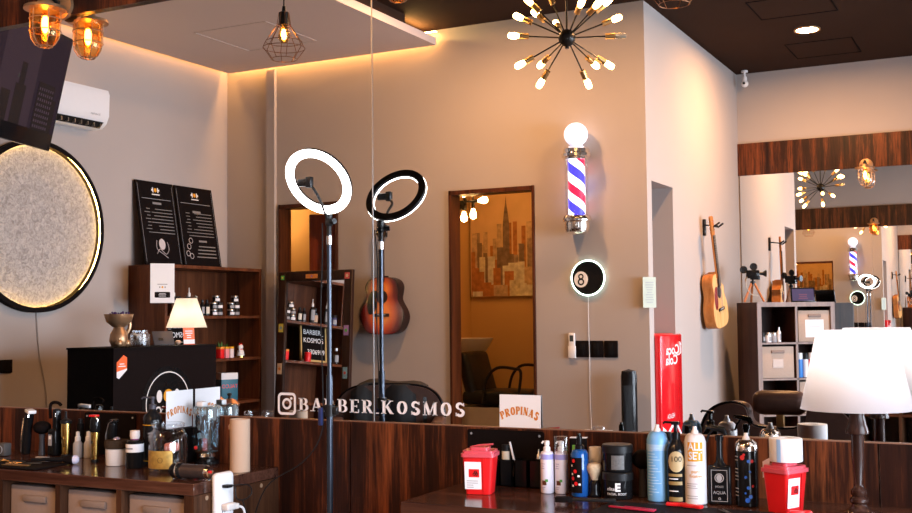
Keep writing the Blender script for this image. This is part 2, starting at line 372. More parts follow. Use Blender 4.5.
# door frames
def door_frame(n, x0, x1, zt, t=.014):
    b = MB(); b.span(x0-.005, x0+t, -4.46, -4.30, 0, zt+t); b.span(x1-t*.35, x1+.012, -4.46, -4.30, 0, zt+t); b.span(x0, x1, -4.46, -4.30, zt-.02, zt+.012)
    return struct(n, b, M_frame)
d1 = door_frame('door_1', -5.68, -5.10, 2.155); d2 = door_frame('door_2', -4.035, -3.325, 2.175)
lf = obj('door_leaf', MB().rbox((-.0, 0, 1.05), (.035, .52, 2.08), .004, 1, RZ(math.radians(62), (-5.27, -4.62, 0))), M_doorwood, d1)
obj('door_handle', MB().tube([(-5.36, -4.53, 1.0), (-5.40, -4.50, 1.0), (-5.40, -4.58, 1.0)], .008), M_steel, lf)

# ------------------------------------------------------------------ mirrors
def wall_mirror(x0, x1, y0, y1, z0, z1, label, fx):
    o = tag(obj('wall_mirror', MB().span(x0, x1, y0, y1, z0, z1), M_mirror, None, False), label, 'mirror', 'large wall mirrors')
    return o
wall_mirror(-4.30, -2.0935-.0, 0, .006, .829, 2.50, 'large wall mirror over the left counter, left of the vertical seam', 0)
wall_mirror(-2.0905, .115, 0, .006, .829, 2.50, 'large wall mirror over the right counter, showing chandelier and barber pole', 0)
wall_mirror(-2.415, -.20, -7.186, -7.18, .828, 2.512, 'far mirror on the opposite wall, beneath the wood band behind the cube shelf', 1)
wall_mirror(-.197, 2.0, -7.186, -7.18, .828, 2.512, 'second far mirror on the opposite wall, right of the first', 1)
b = MB().span(-2.0935, -2.0905, -.0025, .006, .829, 2.50)
tag(obj('mirror_seam_strip', b, M_steel, None, False), 'thin metal strip covering the seam between the two front mirrors', 'strip')
# vinyl lettering on the mirror
M_vinyl = mat('white_vinyl', (.86, .84, .88), .5, emit=None, vary=.02)
t = thing('mirror_lettering', 'white vinyl handle lettering with camera icon along the mirror bottom', 'lettering', (0, 0, 0))
Mt = frame((-2.071, -.0008, .858), *FACE_M1)
obj('lettering', serif_mb('BARBER_KOSMOS', .047, Mt, .16, 0, None, .690), M_vinyl, t, False)
b = MB(); Mi = frame((-2.471, -.0008, .882), *FACE_M1)
def rring(w, r, th, n=6):
    o = []; 
    for sgx, sgy, a0 in ((1, 1, 0), (-1, 1, 90), (-1, -1, 180), (1, -1, 270)):
        for k in range(n+1):
            a = math.radians(a0+90*k/n); o.append((sgx*(w-r)+r*math.cos(a), sgy*(w-r)+r*math.sin(a)))
    return o
A = rring(.041, .017, 0); B = rring(.032, .010, 0); n = len(A)
b.add([(x, y, .0003) for x, y in A]+[(x, y, .0003) for x, y in B], [(k, (k+1) % n, n+(k+1) % n, n+k) for k in range(n)], Mi)
for R0, R1, cx, cy in ((.021, .0125, 0, 0), (.005, 0, .020, .020)):
    vs = [(cx+q*math.cos(2*PI*k/24), cy+q*math.sin(2*PI*k/24), .0003) for q in (R0, max(R1, .0001)) for k in range(24)]
    b.add(vs, [(k, (k+1) % 24, 24+(k+1) % 24, 24+k) for k in range(24)], Mi)
obj('camera_icon', b, M_vinyl, t, False)
def pane_mat():
    m = bpy.data.materials.new('window_pane'); m.use_nodes = True; nt = m.node_tree; nt.nodes.clear()
    o = nt.nodes.new('ShaderNodeOutputMaterial'); mx = nt.nodes.new('ShaderNodeMixShader'); a = nt.nodes.new('ShaderNodeBsdfTransparent'); g = nt.nodes.new('ShaderNodeBsdfGlossy')
    g.inputs['Roughness'].default_value = 0; mx.inputs[0].default_value = .06
    nt.links.new(a.outputs[0], mx.inputs[1]); nt.links.new(g.outputs[0], mx.inputs[2]); nt.links.new(mx.outputs[0], o.inputs[0]); return m
obj('pane', MB().span(3.06, 3.066, -5.7, -.5, .15, 2.4), pane_mat(), wf, False)

# ------------------------------------------------------------------ lights of the room
def thin_glass(name, tint, mixv=.12):
    m = bpy.data.materials.new(name); m.use_nodes = True; nt = m.node_tree; nt.nodes.clear()
    o = nt.nodes.new('ShaderNodeOutputMaterial'); mx = nt.nodes.new('ShaderNodeMixShader'); a = nt.nodes.new('ShaderNodeBsdfTransparent'); g = nt.nodes.new('ShaderNodeBsdfGlossy')
    fr = nt.nodes.new('ShaderNodeLayerWeight'); fr.inputs[0].default_value = .35
    ml = nt.nodes.new('ShaderNodeMath'); ml.operation = 'MULTIPLY_ADD'; ml.inputs[1].default_value = .6; ml.inputs[2].default_value = mixv*.4
    nt.links.new(fr.outputs['Facing'], ml.inputs[0]); nt.links.new(ml.outputs[0], mx.inputs[0])
    a.inputs[0].default_value = (*tint, 1); g.inputs['Roughness'].default_value = .04; g.inputs[0].default_value = (*[min(1, c*1.1) for c in tint], 1)
    nt.links.new(a.outputs[0], mx.inputs[1]); nt.links.new(g.outputs[0], mx.inputs[2]); nt.links.new(mx.outputs[0], o.inputs[0]); return m
M_amberthin = thin_glass('amber_globe_glass', (1, .72, .36), .06); M_clearthin = thin_glass('clear_jar_glass', (.93, .95, .97))
M_bulbglass = thin_glass('bulb_glass', (1, .78, .45))

# sputnik chandelier
ch = thing('chandelier', 'black sputnik chandelier with many small warm bulbs on thin arms', 'chandelier', (-2.39, -2.69, 2.846))
obj('hub', MB().ball(.052, n=20).cyl(.012, -.065, -.045), M_blackmetal, ch)
obj('hanging_rod', MB().cyl(.006, .04, ZC-2.846-.02), M_blackmetal, ch)
obj('ceiling_rose', MB().cyl(.06, ZC-2.846-.025, ZC-2.846), M_blackmetal, ch)
# arm directions given as seen in the front mirror: px right, px up, towards back wall
MW = [(-1.0, .05, -.0), (-.86, .42, .1), (-.83, -.45, .1), (-.46, -.74, .45), (.42, -.74, .45), (.86, -.46, .35), (1.0, .02, -.05), (.93, .36, .0), (.76, .66, -.1), (-.95, .95, .0), (-.62, .72, .65),
      (.18, .42, -.9), (.48, .42, -.75), (-.42, -.30, .85), (.62, -.36, .72), (.42, .95, .1), (-.35, .95, .1), (-.12, .5, .85)]
rx = Vector((math.cos(yaw), -math.sin(yaw)*-1, 0))   # screen right of the mirror image, in the room
rx = Vector((math.cos(yaw), math.sin(yaw), 0)); bk = Vector((math.sin(yaw)*-1*-1, -math.cos(yaw), 0))
for i, (a, c, d) in enumerate(MW):
    v = (rx*a+Vector((0, 0, 1))*c+bk*d).normalized(); Ma = aim((0, 0, 0), v)
    R = .285
    arm = obj('arm', MB().cyl(.0045, .04, R-.055, n=8, M=Ma), M_blackmetal, ch)
    obj('socket', MB().cyl(.0175, R-.058, R, n=14, M=Ma), M_brass, arm)
    pr = [(0, R), (.013, R), (.0190, R+.018), (.0195, R+.046), (.015, R+.062), (0, R+.069)]
    obj('bulb', MB().lathe(pr, n=12, M=Ma), M_offbulb if i == 6 else M_bulb, arm)

# cage pendants
def pendant(loc, label):
    t = thing('cage_pendant', label, 'pendant lamp', loc, 0, 'wire cage pendants')
    obj('cord', MB().cyl(.0035, .16, ZC-loc[2]-.02, n=8), M_black, t)
    obj('ceiling_rose', MB().cyl(.05, ZC-loc[2]-.02, ZC-loc[2]), M_black, t)
    obj('socket', MB().lathe([(0, .165), (.008, .16), (.011, .135), (.024, .13), (.024, .068), (0, .068)], n=16), M_blackmetal, t)
    b = MB()
    for k in range(8):
        a = 2*PI*k/8; c, s = math.cos(a), math.sin(a)
        b.tube([(.024*c, .024*s, .13), (.034*c, .034*s, .065), (.088*c, .088*s, -.015), (.102*c*1.0, .102*s, -.045), (.062*c, .062*s, -.10)], .0018, 6)
    for R, z in ((.034, .065), (.088, -.015), (.102, -.045), (.062, -.10)): b.torus(R, .0018, (0, 0, z), 24, 6)
    obj('cage', b, mat('copper_black_wire', (.30, .14, .07), .3, .9), t)
    bl = obj('bulb', MB().lathe([(0, .068), (.012, .068), (.024, .035), (.029, .012), (.024, -.008), (.01, -.02), (0, -.022)], n=16), M_bulbglass, t)
    obj('filament', MB().ball(.014, (0, 0, .022), 14, sz=1.9), M_filament, bl)
    return t
p1 = pendant((-3.176, -.95, 2.555), 'black wire cage pendant with glowing bulb, over the left counter')
p2 = dup(p1, (-1.24, -.95, 2.555), 0, 'black wire cage pendant above the right counter, nearest the shop front')

# bulkhead cage sconces under the wood bands
def sconce(loc, label, s, glass=None):
    t = thing('cage_sconce', label, 'wall lamp', loc, 0, 'amber glass cage sconces')
    obj('wall_plate', MB().lathe([(0, -.018), (.06, -.018), (.06, 0), (.02, .012), (0, .012)], n=24, M=frame((0, s*.082, .10), (1, 0, 0), (0, 0, 1)) if s > 0 else frame((0, s*.082, .10), (-1, 0, 0), (0, 0, 1))), M_bronze, t)
    obj('bracket', MB().tube([(0, s*.085, .10), (0, s*.03, .125), (0, 0, .125), (0, 0, .09)], .011, 10, smooth=4), M_blackmetal, t)
    obj('cap', MB().lathe([(0, .10), (.03, .098), (.035, .08), (.085, .072), (.087, .06), (.06, .056), (0, .056)], n=28), M_bronze, t)
    g = obj('glass_globe', MB().lathe([(.057, .056), (.058, -.03), (.054, -.055), (.040, -.08), (.02, -.092), (0, -.095)], n=28), glass or M_amberthin, t)
    b = MB()
    for k in range(6):
        a = 2*PI*(k+.5)/6; c, q = math.cos(a), math.sin(a)
        b.tube([(.063*c, .063*q, .06), (.064*c, .064*q, -.03), (.058*c, .058*q, -.06), (.042*c, .042*q, -.086), (.018*c, .018*q, -.10)], .002, 6)
    for R, z in ((.064, .02), (.064, -.03), (.03, -.094)): b.torus(R, .0022, (0, 0, z), 28, 6)
    obj('cage', b, M_bronze, t)
    bl = obj('bulb', MB().lathe([(0, .056), (.013, .056), (.014, .04), (.022, .01), (.020, -.03), (.01, -.05), (0, -.055)], n=16), M_bulbglass, t)
    obj('filament', MB().ball(.015, (0, 0, .0), 14, sz=2.6), M_filament, bl)
    return t
sconce((-3.617, -.119, 2.437), 'amber caged glass sconce on the front wood band, at the top left', 1)
sconce((-2.05, -.119, 2.470), 'amber caged glass sconce on the front wood band, right of the mirror seam', 1)
sconce((-.48, -.119, 2.470), 'amber caged glass sconce on the front wood band, above the turned wood lamp', 1)
sconce((-1.275, -7.075, 2.43), 'caged clear glass sconce on the far wood band, over the cube shelf', -1, M_clearthin)

# recessed downlights
M_down = mat('downlight_diffuser', (1, .9, .8), .5, emit=(1, .80, .55), es=14, vary=0)
def downlight(x, y, label, power=26):
    t = thing('downlight', label, 'ceiling light', (x, y, ZC-.012), 0, 'round recessed ceiling lights')
    obj('trim_ring', MB().lathe([(.085, .012), (.085, .002), (.102, 0), (.104, .012)], n=36), M_bronze, t)
    obj('diffuser', MB().cyl(.085, .004, .010, n=32), M_down, t)
    l = bpy.data.lights.new('downlight_lamp', 'AREA'); l.shape = 'DISK'; l.size = .16; l.energy = power*1.45; l.color = (1, .50, .20)
    o = bpy.data.objects.new('downlight_lamp', l); o.location = (0, 0, .003); C.objects.link(o); o.parent = t
downlight(-1.525, -5.77, 'round recessed downlight in the dark ceiling between two hatches', 46)
downlight(-1.55, -3.3, 'round recessed downlight in the ceiling middle, off to the right of the chandelier')
downlight(-3.45, -3.2, 'round recessed downlight in the ceiling beside the pale lowered panel', 30)
downlight(.6, -2.0, 'round recessed downlight in the ceiling near the shop front', 12)

# ceiling camera
t = thing('security_camera', 'small white dome security camera hanging in the ceiling corner', 'camera', (-2.32, -7.06, 3.365))
obj('bracket', MB().cyl(.03, .107, .125, n=20).cyl(.010, .06, .107, n=10), M_white, t)
obj('body', MB().lathe([(0, .07), (.018, .068), (.022, .05), (.022, .02), (0, .02)], n=20).ball(.034, (0, 0, 0), 20), M_white, t)
obj('lens', MB().cyl(.012, .028, .036, n=16, M=RX(-PI/2)), M_black, t)

# ring light
def chain_ring(t, R0, R1, M, th=.016):
    pf = [(R0, -th/2), (R1, -th/2), (R1, th/2), (R0, th/2), (R0, -th/2)]
    obj('ring_housing', MB().lathe(pf, n=56, M=M), M_black, t)
    obj('light_ring', MB().lathe([(R0-.0012, th*.1), (R0-.0012, th/2+.0005), ((R0+R1)/2, th/2+.003), (R1+.0012, th/2+.0005), (R1+.0012, th*.25)], n=56, M=M), mat('lit_ring', (1, 1, 1), .4, emit=(1, .97, .95), es=7, vary=0), t)
ring = thing('ring_light', 'lit round ring light on a black stand before the mirror', 'ring light', (-2.164, -.174, 0))
nv = Vector((-.01, -.862, -.606))
Mr = aim((.017, -.086, 1.667), nv)
chain_ring(ring, .097, .124, Mr)
obj('pole', MB().cyl(.008, .96, 1.50, n=14).cyl(.0115, .42, 1.0, n=14).cyl(.015, .12, .5, n=14), mat('blue_black_tube', (.035, .045, .065), .25, .5), ring)
obj('collar', MB().cyl(.019, .86, .90, n=16).rbox((.018, 0, .88), (.03, .02, .028), .004), M_black, ring)
obj('ball_joint', MB().cyl(.0085, 1.49, 1.525, n=14).ball(.014, (0, 0, 1.53)).cyl(.012, .0, .035, (0, 0, 1.53), 12, None), M_black, ring)
obj('knob', MB().cyl(.010, .012, .034, n=12, M=aim((0, 0, 1.535), (1, -.4, 0))), M_black, ring)
obj('silver_sleeve', MB().cyl(.0098, 1.455, 1.485, n=14), M_chrome, ring)
c0 = Mr @ Vector((0, -.0, 0))
obj('gooseneck', MB().tube([(0, -.01, 1.545), (.0, -.05, 1.60), (0, -.085, 1.635), (-.015, -.09, 1.655)], .005, 8, smooth=5), M_black, ring)
ph = obj('phone_clamp', MB().rbox((-.040, -.09, 1.665), (.055, .014, .026), .004).rbox((-.018, -.092, 1.665), (.022, .022, .038), .004), M_black, ring)
for k in range(3):
    a = PI/2+2*PI*k/3
    obj('leg', MB().tube([(.02*math.cos(a), .02*math.sin(a), .32), (.13*math.cos(a), .13*math.sin(a), .014)], .008, 8), M_black, ring)
obj('cable', MB().tube([(-.028, 0, 1.53), (-.022, -.01, 1.40), (-.028, -.012, 1.2), (-.02, -.012, .95), (-.026, -.014, .80), (-.10, -.02, .70), (-.26, -.02, .60), (-.34, -.02, .4)], .0022, 6, smooth=6), M_black, ring)
obj('inline_switch', MB().rbox((-.026, -.018, .86), (.016, .012, .062), .004), mat('black_blue_switch', (.02, .03, .10), .3), ring)

# barber pole
def pole_mat():
    m = bpy.data.materials.new('lit_stripes'); m.use_nodes = True; nt = m.node_tree; b = nt.nodes['Principled BSDF']; L = nt.links.new
    tc = nt.nodes.new('ShaderNodeTexCoord'); sp = nt.nodes.new('ShaderNodeSeparateXYZ'); L(tc.outputs['Object'], sp.inputs[0])
    at = nt.nodes.new('ShaderNodeMath'); at.operation = 'ARCTAN2'; L(sp.outputs['Y'], at.inputs[0]); L(sp.outputs['X'], at.inputs[1])
    d = nt.nodes.new('ShaderNodeMath'); d.operation = 'DIVIDE'; d.inputs[1].default_value = 2*PI; L(at.outputs[0], d.inputs[0])
    z = nt.nodes.new('ShaderNodeMath'); z.operation = 'MULTIPLY_ADD'; z.inputs[1].default_value = -3.6; L(sp.outputs['Z'], z.inputs[0]); L(d.outputs[0], z.inputs[2])
    fr = nt.nodes.new('ShaderNodeMath'); fr.operation = 'FRACT'
    of = nt.nodes.new('ShaderNodeMath'); of.operation = 'ADD'; of.inputs[1].default_value = 10.55; L(z.outputs[0], of.inputs[0]); L(of.outputs[0], fr.inputs[0])
    cr = nt.nodes.new('ShaderNodeValToRGB'); cr.color_ramp.interpolation = 'CONSTANT'; e = cr.color_ramp.elements
    W = (.88, .88, 1, 1); e[0].position = 0; e[0].color = W; e[1].position = .22; e[1].color = (.035, .03, .62, 1)
    for p, c in ((.5, W), (.74, (.75, .01, .04, 1))): x = e.new(p); x.color = c
    L(fr.outputs[0], cr.inputs[0]); L(cr.outputs[0], b.inputs['Emission Color']); b.inputs['Emission Strength'].default_value = 2.2; L(cr.outputs[0], b.inputs['Base Color']); b.inputs['Roughness'].default_value = .2
    return m
t = thing('barber_pole', 'lit barber pole with red, white and blue stripes and white globe', 'barber pole', (-2.93, -4.215, 2.135))
obj('striped_cylinder', MB().cyl(.062, -.20, .205, n=40), pole_mat(), t)
obj('glass_tube', MB().lathe([(.086, -.205), (.086, .21)], n=40), M_clearthin, t)
capm = [(0, -.345), (.06, -.343), (.085, -.325), (.092, -.30), (.092, -.255), (.105, -.25), (.109, -.235), (.105, -.222), (.098, -.208), (.08, -.20), (0, -.20)]
obj('chrome_cap', MB().lathe(capm, n=36), M_chrome, t, label='lower chrome cap')
obj('chrome_cap', MB().lathe([(0, .205), (.094, .207), (.094, .222), (.109, .228), (.109, .25), (.098, .256), (.098, .285), (.08, .30), (.045, .312), (0, .312)], n=36), M_chrome, t, label='upper chrome cap')
obj('globe', MB().ball(.088, (0, 0, .395), 28), mat('lit_white_globe', (.95, .95, 1), .3, emit=(.80, .78, 1), es=.8, vary=0), t)
obj('wall_bracket', MB().span(-.03, .03, -.094, -.06, .225, .25).span(-.03, .03, -.094, -.06, -.25, -.225), M_chrome, t)
# eight-ball neon
t = thing('ball_sign', 'round black eight ball sign with lit white-green rim on the wall', 'sign', (-2.886, -4.30, 1.475))
Mb = frame((0, .0, 0), *FACE_BACK)
obj('backboard', MB().cyl(.124, -.015, .0, n=48, M=Mb), M_blackg, t)
obj('light_rim', MB().torus(.1285, .0058, (0, 0, 0), 56, 10, Mb), mat('green_white_neon', (.9, 1, .95), .4, emit=(.70, 1, .84), es=3, vary=0), t)
wd = obj('white_spot', MB().lathe([(0, .0015), (.059, .0015), (.059, 0)], (.054, -.010, 0), 32, Mb, sx=.92), M_white, t)
n8 = MB(); n8.torus(.0165, .0052, (.054, .0105, .002), 24, 6, Mb, .3); n8.torus(.0200, .0058, (.054, -.0285, .002), 24, 6, Mb, .3)
obj('number', n8, M_black, wd)
obj('cable', MB().tube([(0, -.0, -.14), (-.004, -.01, -.35), (.0, -.01, -.62), (-.002, -.01, -.85), (.012, -.005, -1.2)], .0022, 6, smooth=4), M_white, t)

# switches and remote
for i, x in enumerate((-2.946, -2.833, -2.722)):
    t = thing('switch_plate', ['black switch plate, the one nearest the white remote', 'black switch plate, middle of the row of three', 'black switch plate, the one farthest from the remote'][i], 'switch', (x, -4.32, .952), 0, 'row of black switch plates')
    obj('plate', MB().rbox((0, .005, 0), (.105, .01, .122), .004), M_blackm, t); obj('rocker', MB().rbox((-.0, .0115, 0), (.045, .006, .09), .002), M_blackg, t)
t = thing('remote_control', 'white air conditioner remote in its wall holder', 'remote', (-3.022, -4.32, .975))
obj('holder', MB().rbox((0, .012, -.045), (.058, .024, .09), .004), M_white, t)
rm = obj('handset', MB().rbox((0, .014, .01), (.05, .018, .17), .006), M_white, t); obj('display', quad(frame((0, .0232, .055), *FACE_BACK), .03, .045), mat('lcd', (.06, .07, .07), .3), rm)

# left wall: AC, TV, round textured lamp, outlet
t = thing('air_conditioner', 'white split air conditioner high on the left wall', 'air conditioner', (-6.25, -2.28, 2.62))
prof = [(0, .0), (.14, .0), (.185, .035), (.21, .09), (.215, .25), (.20, .285), (0, .29)]
obj('casing', MB().prism(prof, -.41, .41, Matrix(((1, 0, 0, 0), (0, 0, -1, 0), (0, 1, 0, 0), (0, 0, 0, 1)))), M_white, t)
b = MB(); b.add([(.150, -.37, .004), (.192, -.37, .046), (.192, .37, .046), (.150, .37, .004)], [(0, 1, 2, 3)], Matrix.Translation((.004, 0, -.004)))
obj('air_outlet', b, M_black, t)
fl = MB()
for k in range(12): fl.span(.155, .185, -.35+k*.062, -.345+k*.062, .008, .035, Matrix.Translation((.006, 0, -.004)))
obj('louver', fl, M_steel, t)
obj('lettering', text_mb('Inverter', .028, frame((.2165, -.27, .09), *FACE_RIGHT)), M_label_grey, t)

def tv():
    t = thing('television', 'large flat television tilted down from the left wall', 'television', (-5.80, -1.91, 2.33))
    v = Vector((.32, .948, 0)).normalized(); u = (Vector((.19, .03, .76))).normalized(); u = (u-v*u.dot(v)).normalized()
    Mt = frame((0, 0, 0), v, u); W, H = 1.32, .77
    obj('casing', MB().rbox((W/2, H/2, -.025), (W, H, .05), .008, 2, Mt), M_blackg, t)
    sky = mat('screen_dusk', (.006, .006, .008), .15, emit=(.030, .017, .036), es=.3, vary=0); mid = mat('screen_lilac', (.008, .008, .01), .15, emit=(.10, .055, .085), es=.22, vary=0); dk = mat('screen_dark_tower', (.01, .01, .01), .15, emit=(.012, .006, .008), es=.4, vary=0)
    sc = obj('screen', quad(Mt, W-.03, H-.13, .001, cx=W/2, cy=H/2+.045), sky, t, False)
    def Q(x0, x1, y0, y1, z, b): return b.add([(x0, y0, z), (x1, y0, z), (x1, y1, z), (x0, y1, z)], [(0, 1, 2, 3)], Mt)
    obj('screen_haze', Q(.34, .75, .11, .74, .0016, MB()), mid, sc, False)
    b = MB(); Q(.10, .30, .11, .42, .003, b); Q(.06, .10, .11, .33, .003, b); Q(.44, .56, .11, .36, .003, b); Q(.47, .53, .36, .50, .003, b); Q(.60, .70, .11, .30, .003, b); Q(.86, 1.0, .11, .55, .003, b); Q(1.1, 1.3, .11, .4, .003, b)
    obj('skyline', b, dk, sc, False)
    b = MB()
    for i in range(7):
        for j in range(8): Q(.115+i*.026, .128+i*.026, .125+j*.035, .142+j*.035, .0036, b)
    obj('tower_windows', b, mat('screen_window', (.01, .01, .01), .2, emit=(.05, .03, .05), es=.8, vary=0), sc, False)
    obj('wall_arm', MB().tube([(-.44, .45, .45), (.1, .45, .40), (.26, .5, .4)], .02, 8), M_blackmetal, t)
tv()
def moon_mat():
    m = bpy.data.materials.new('crumpled_lit_sheet'); m.use_nodes = True; nt = m.node_tree; b = nt.nodes['Principled BSDF']; L = nt.links.new
    tc = nt.nodes.new('ShaderNodeTexCoord'); n = nt.nodes.new('ShaderNodeTexNoise'); n.inputs['Scale'].default_value = 34; n.inputs['Detail'].default_value = 6; n.inputs['Roughness'].default_value = .65; n.inputs['Distortion'].default_value = 1.2
    v = nt.nodes.new('ShaderNodeTexVoronoi'); v.inputs['Scale'].default_value = 7; v.feature = 'DISTANCE_TO_EDGE'
    L(tc.outputs['Object'], n.inputs[0]); L(tc.outputs['Object'], v.inputs['Vector'])
    cr = nt.nodes.new('ShaderNodeValToRGB'); e = cr.color_ramp.elements; e[0].position = .35; e[0].color = (.30, .26, .24, 1); e[1].position = .65; e[1].color = (.62, .56, .52, 1)
    L(n.outputs[0], cr.inputs[0]); L(cr.outputs[0], b.inputs['Base Color']); b.inputs['Roughness'].default_value = .6; L(cr.outputs[0], b.inputs['Emission Color']); b.inputs['Emission Strength'].default_value = .03
    bp = nt.nodes.new('ShaderNodeBump'); bp.inputs['Strength'].default_value = .9; bp.inputs['Distance'].default_value = .02
    a = nt.nodes.new('ShaderNodeMath'); a.operation = 'ADD'; L(n.outputs[0], a.inputs[0]); L(v.outputs['Distance'], a.inputs[1]); L(a.outputs[0], bp.inputs['Height']); L(bp.outputs[0], b.inputs['Normal']); return m
t = thing('moon_wall_lamp', 'big round black-rimmed wall lamp with cratered moon face, edge lit', 'wall lamp', (-6.25, -2.19, 1.868))
Mm = frame((0, 0, 0), *FACE_RIGHT)
obj('rim', MB().lathe([(.575, 0), (.611, 0), (.611, .058), (.578, .058), (.578, .053), (.604, .052), (.604, .01), (.575, .01)], n=80, M=Mm), M_blackm, t)
disc = [(0, .040), (.3, .037), (.5, .030), (.565, .022), (.575, .012), (.575, .003), (0, .003)]
obj('moon_face', MB().lathe(disc, n=80, M=Mm), moon_mat(), t)
obj('led_edge', MB().torus(.594, .0035, (0, 0, .032), 90, 6, Mm), mat('warm_led', (1, .8, .4), .4, emit=(1, .60, .14), es=75, vary=0), t)
obj('cable', MB().tube([(.01, -.02, -.60), (.008, -.05, -.9), (.008, -.12, -1.2), (.008, -.12, -1.55)], .003, 6, smooth=4), M_rope, t)
tag(obj('wall_outlet', MB().rbox((-6.243, -1.93, .89), (.014, .15, .09), .004), M_blackm), 'black wall outlet on the left wall below the round lamp', 'outlet')
# ------------------------------------------------------------------ guitars
def guitar_outline(cut=False, w=.20, L=.46, N=10):
    # half outline, from the tail (0,0) up to the neck joint (0,L)
    half = [(0, 0), (.10, .006), (.165, .04), (w, .12), (w*.96, .185), (w*.76, .255), (w*.70, .29), (w*.74, .34), (w*.76, .385), (w*.64, .43), (.07, L-.004), (0, L)]
    P = catmull([Vector((x, y, 0)) for x, y in half], 4); R = [(p.x, p.y) for p in P]
    Lf = [(-x, y) for x, y in R[1:-1]][::-1]
    if cut: Lf = [(x, y if y < .33 else y) for x, y in Lf]; Lf = [((x if y < .345 else max(x, -.04-(x < -.04)*max(0, (.40-y))*1.4)), y) for x, y in Lf]
    return R+Lf
def burst_mat():
    m = bpy.data.materials.new('sunburst_lacquer'); m.use_nodes = True; nt = m.node_tree; b = nt.nodes['Principled BSDF']; L = nt.links.new
    tc = nt.nodes.new('ShaderNodeTexCoord'); mp = nt.nodes.new('ShaderNodeMapping'); mp.inputs['Location'].default_value = (0, 0, -.17*4.0); mp.inputs['Scale'].default_value = (4.9, 0, 4.0)
    L(tc.outputs['Object'], mp.inputs[0]); g = nt.nodes.new('ShaderNodeVectorMath'); g.operation = 'LENGTH'; L(mp.outputs[0], g.inputs[0])
    g2 = nt.nodes.new('ShaderNodeVectorMath'); g2.operation = 'LENGTH'; mp2 = nt.nodes.new('ShaderNodeMapping'); mp2.inputs['Location'].default_value = (0, 0, -.36*6.5); mp2.inputs['Scale'].default_value = (6.6, 0, 6.5); L(tc.outputs['Object'], mp2.inputs[0]); L(mp2.outputs[0], g2.inputs[0])
    mn = nt.nodes.new('ShaderNodeMath'); mn.operation = 'SMOOTH_MIN'; mn.inputs[2].default_value = .3; L(g.outputs['Value'], mn.inputs[0]); L(g2.outputs['Value'], mn.inputs[1])
    cr = nt.nodes.new('ShaderNodeValToRGB'); e = cr.color_ramp.elements; e[0].position = .28; e[0].color = (.95, .27, .03, 1); e[1].position = .98; e[1].color = (.02, .005, .004, 1)
    for p, c in ((.52, (.62, .09, .012, 1)), (.74, (.17, .010, .006, 1))): x = e.new(p); x.color = c
    L(mn.outputs[0], cr.inputs[0]); L(cr.outputs[0], b.inputs['Base Color']); b.inputs['Roughness'].default_value = .15; return m
M_rose = wood('rosewood', srgb(28, 16, 12), srgb(45, 26, 18), srgb(60, 36, 24), 'z', .4, 3)
def guitar(name_label, loc, M, top, side, cut=False, pick=M_blackg, w=.20):
    # local drawing plane: x across, y along, z out of the wall; M maps that plane to the room
    t = thing('acoustic_guitar', name_label, 'guitar', loc)
    O = guitar_outline(cut, w); MM = M
    obj('body', MB().prism(O, .0, .088, MM), side, t)
    obj('top', MB().prism([(x*.985, y*.985+.003) for x, y in O], .088, .092, MM), top, t)
    obj('sound_hole', MB().lathe([(0, .0925), (.046, .0925), (.046, .0935), (.053, .0935), (.053, .092)], (0, .30, 0), 28, MM), M_rose, t)
    pg = catmull([Vector(p) for p in ((.045, .345, 0), (.10, .34, 0), (.135, .25, 0), (.12, .165, 0), (.07, .18, 0), (.05, .235, 0), (.056, .28, 0))], 4, True)
    obj('pickguard', MB().prism([(p.x, p.y) for p in pg], .0925, .0945, MM), pick, t)
    br = obj('bridge', MB().rbox((0, .155, .098), (.14, .026, .01), .004, 2, MM), M_rose, t)
    obj('saddle', MB().span(-.038, .038, .156, .160, .102, .106, MM), M_white, br)
    obj('neck', MB().rbox((0, .60, .095), (.050, .36, .02), .006, 2, MM).prism([(-.022, .40), (.022, .40), (.022, .47), (-.022, .47)], .02, .09, MM), side, t)
    fb = obj('fretboard', MB().span(-.024, .024, .345, .775, .103, .109, MM), M_rose, t)
    f = MB()
    for k in range(14): f.span(-.024, .024, .77-.36*(1-2**(-k/9)), .772-.36*(1-2**(-k/9)), .109, .1105, MM)
    obj('frets', f, M_steel, fb)
    hd = obj('headstock', MB().prism([(-.025, .775), (.025, .775), (.038, .80), (.034, .93), (0, .94), (-.034, .93), (-.038, .80)], .088, .104, MM), side, t)
    for k in range(3):
        for s in (-1, 1):
            obj('tuning_peg', MB().rbox((s*.050, .82+k*.037, .09), (.020, .012, .008), .003, 2, MM).cyl(.003, .085, .112, (s*.024, .82+k*.037, 0), 8, MM), M_chrome, hd)
    st = MB()
    for k in range(6): q = -.018+k*.0072; st.tube([(q*1.3, .158, .106), (q, .40, .1125), (q, .78, .1115)], .0007, 4, M=MM)
    obj('strings', st, mat('dull_strings', (.25, .2, .15), .6), t)
    return t
# sunburst guitar on the back wall
guitar('sunburst acoustic guitar with black pickguard hanging on the back wall', (-4.605, -4.318, 1.062), frame((0, .012, 0), *FACE_BACK), burst_mat(), mat('dark_burst_side', (.02, .008, .006), .2), w=.205)
tag(obj('guitar_hanger', MB().rbox((-4.635, -4.31, 1.90), (.05, .02, .10), .004).tube([(-4.635, -4.30, 1.88), (-4.635, -4.24, 1.87)], .006).tube([(-4.665, -4.235, 1.90), (-4.665, -4.235, 1.87), (-4.605, -4.235, 1.87), (-4.605, -4.235, 1.90)], .007, 8), M_black), 'black hook holding the sunburst guitar on the back wall', 'hanger')
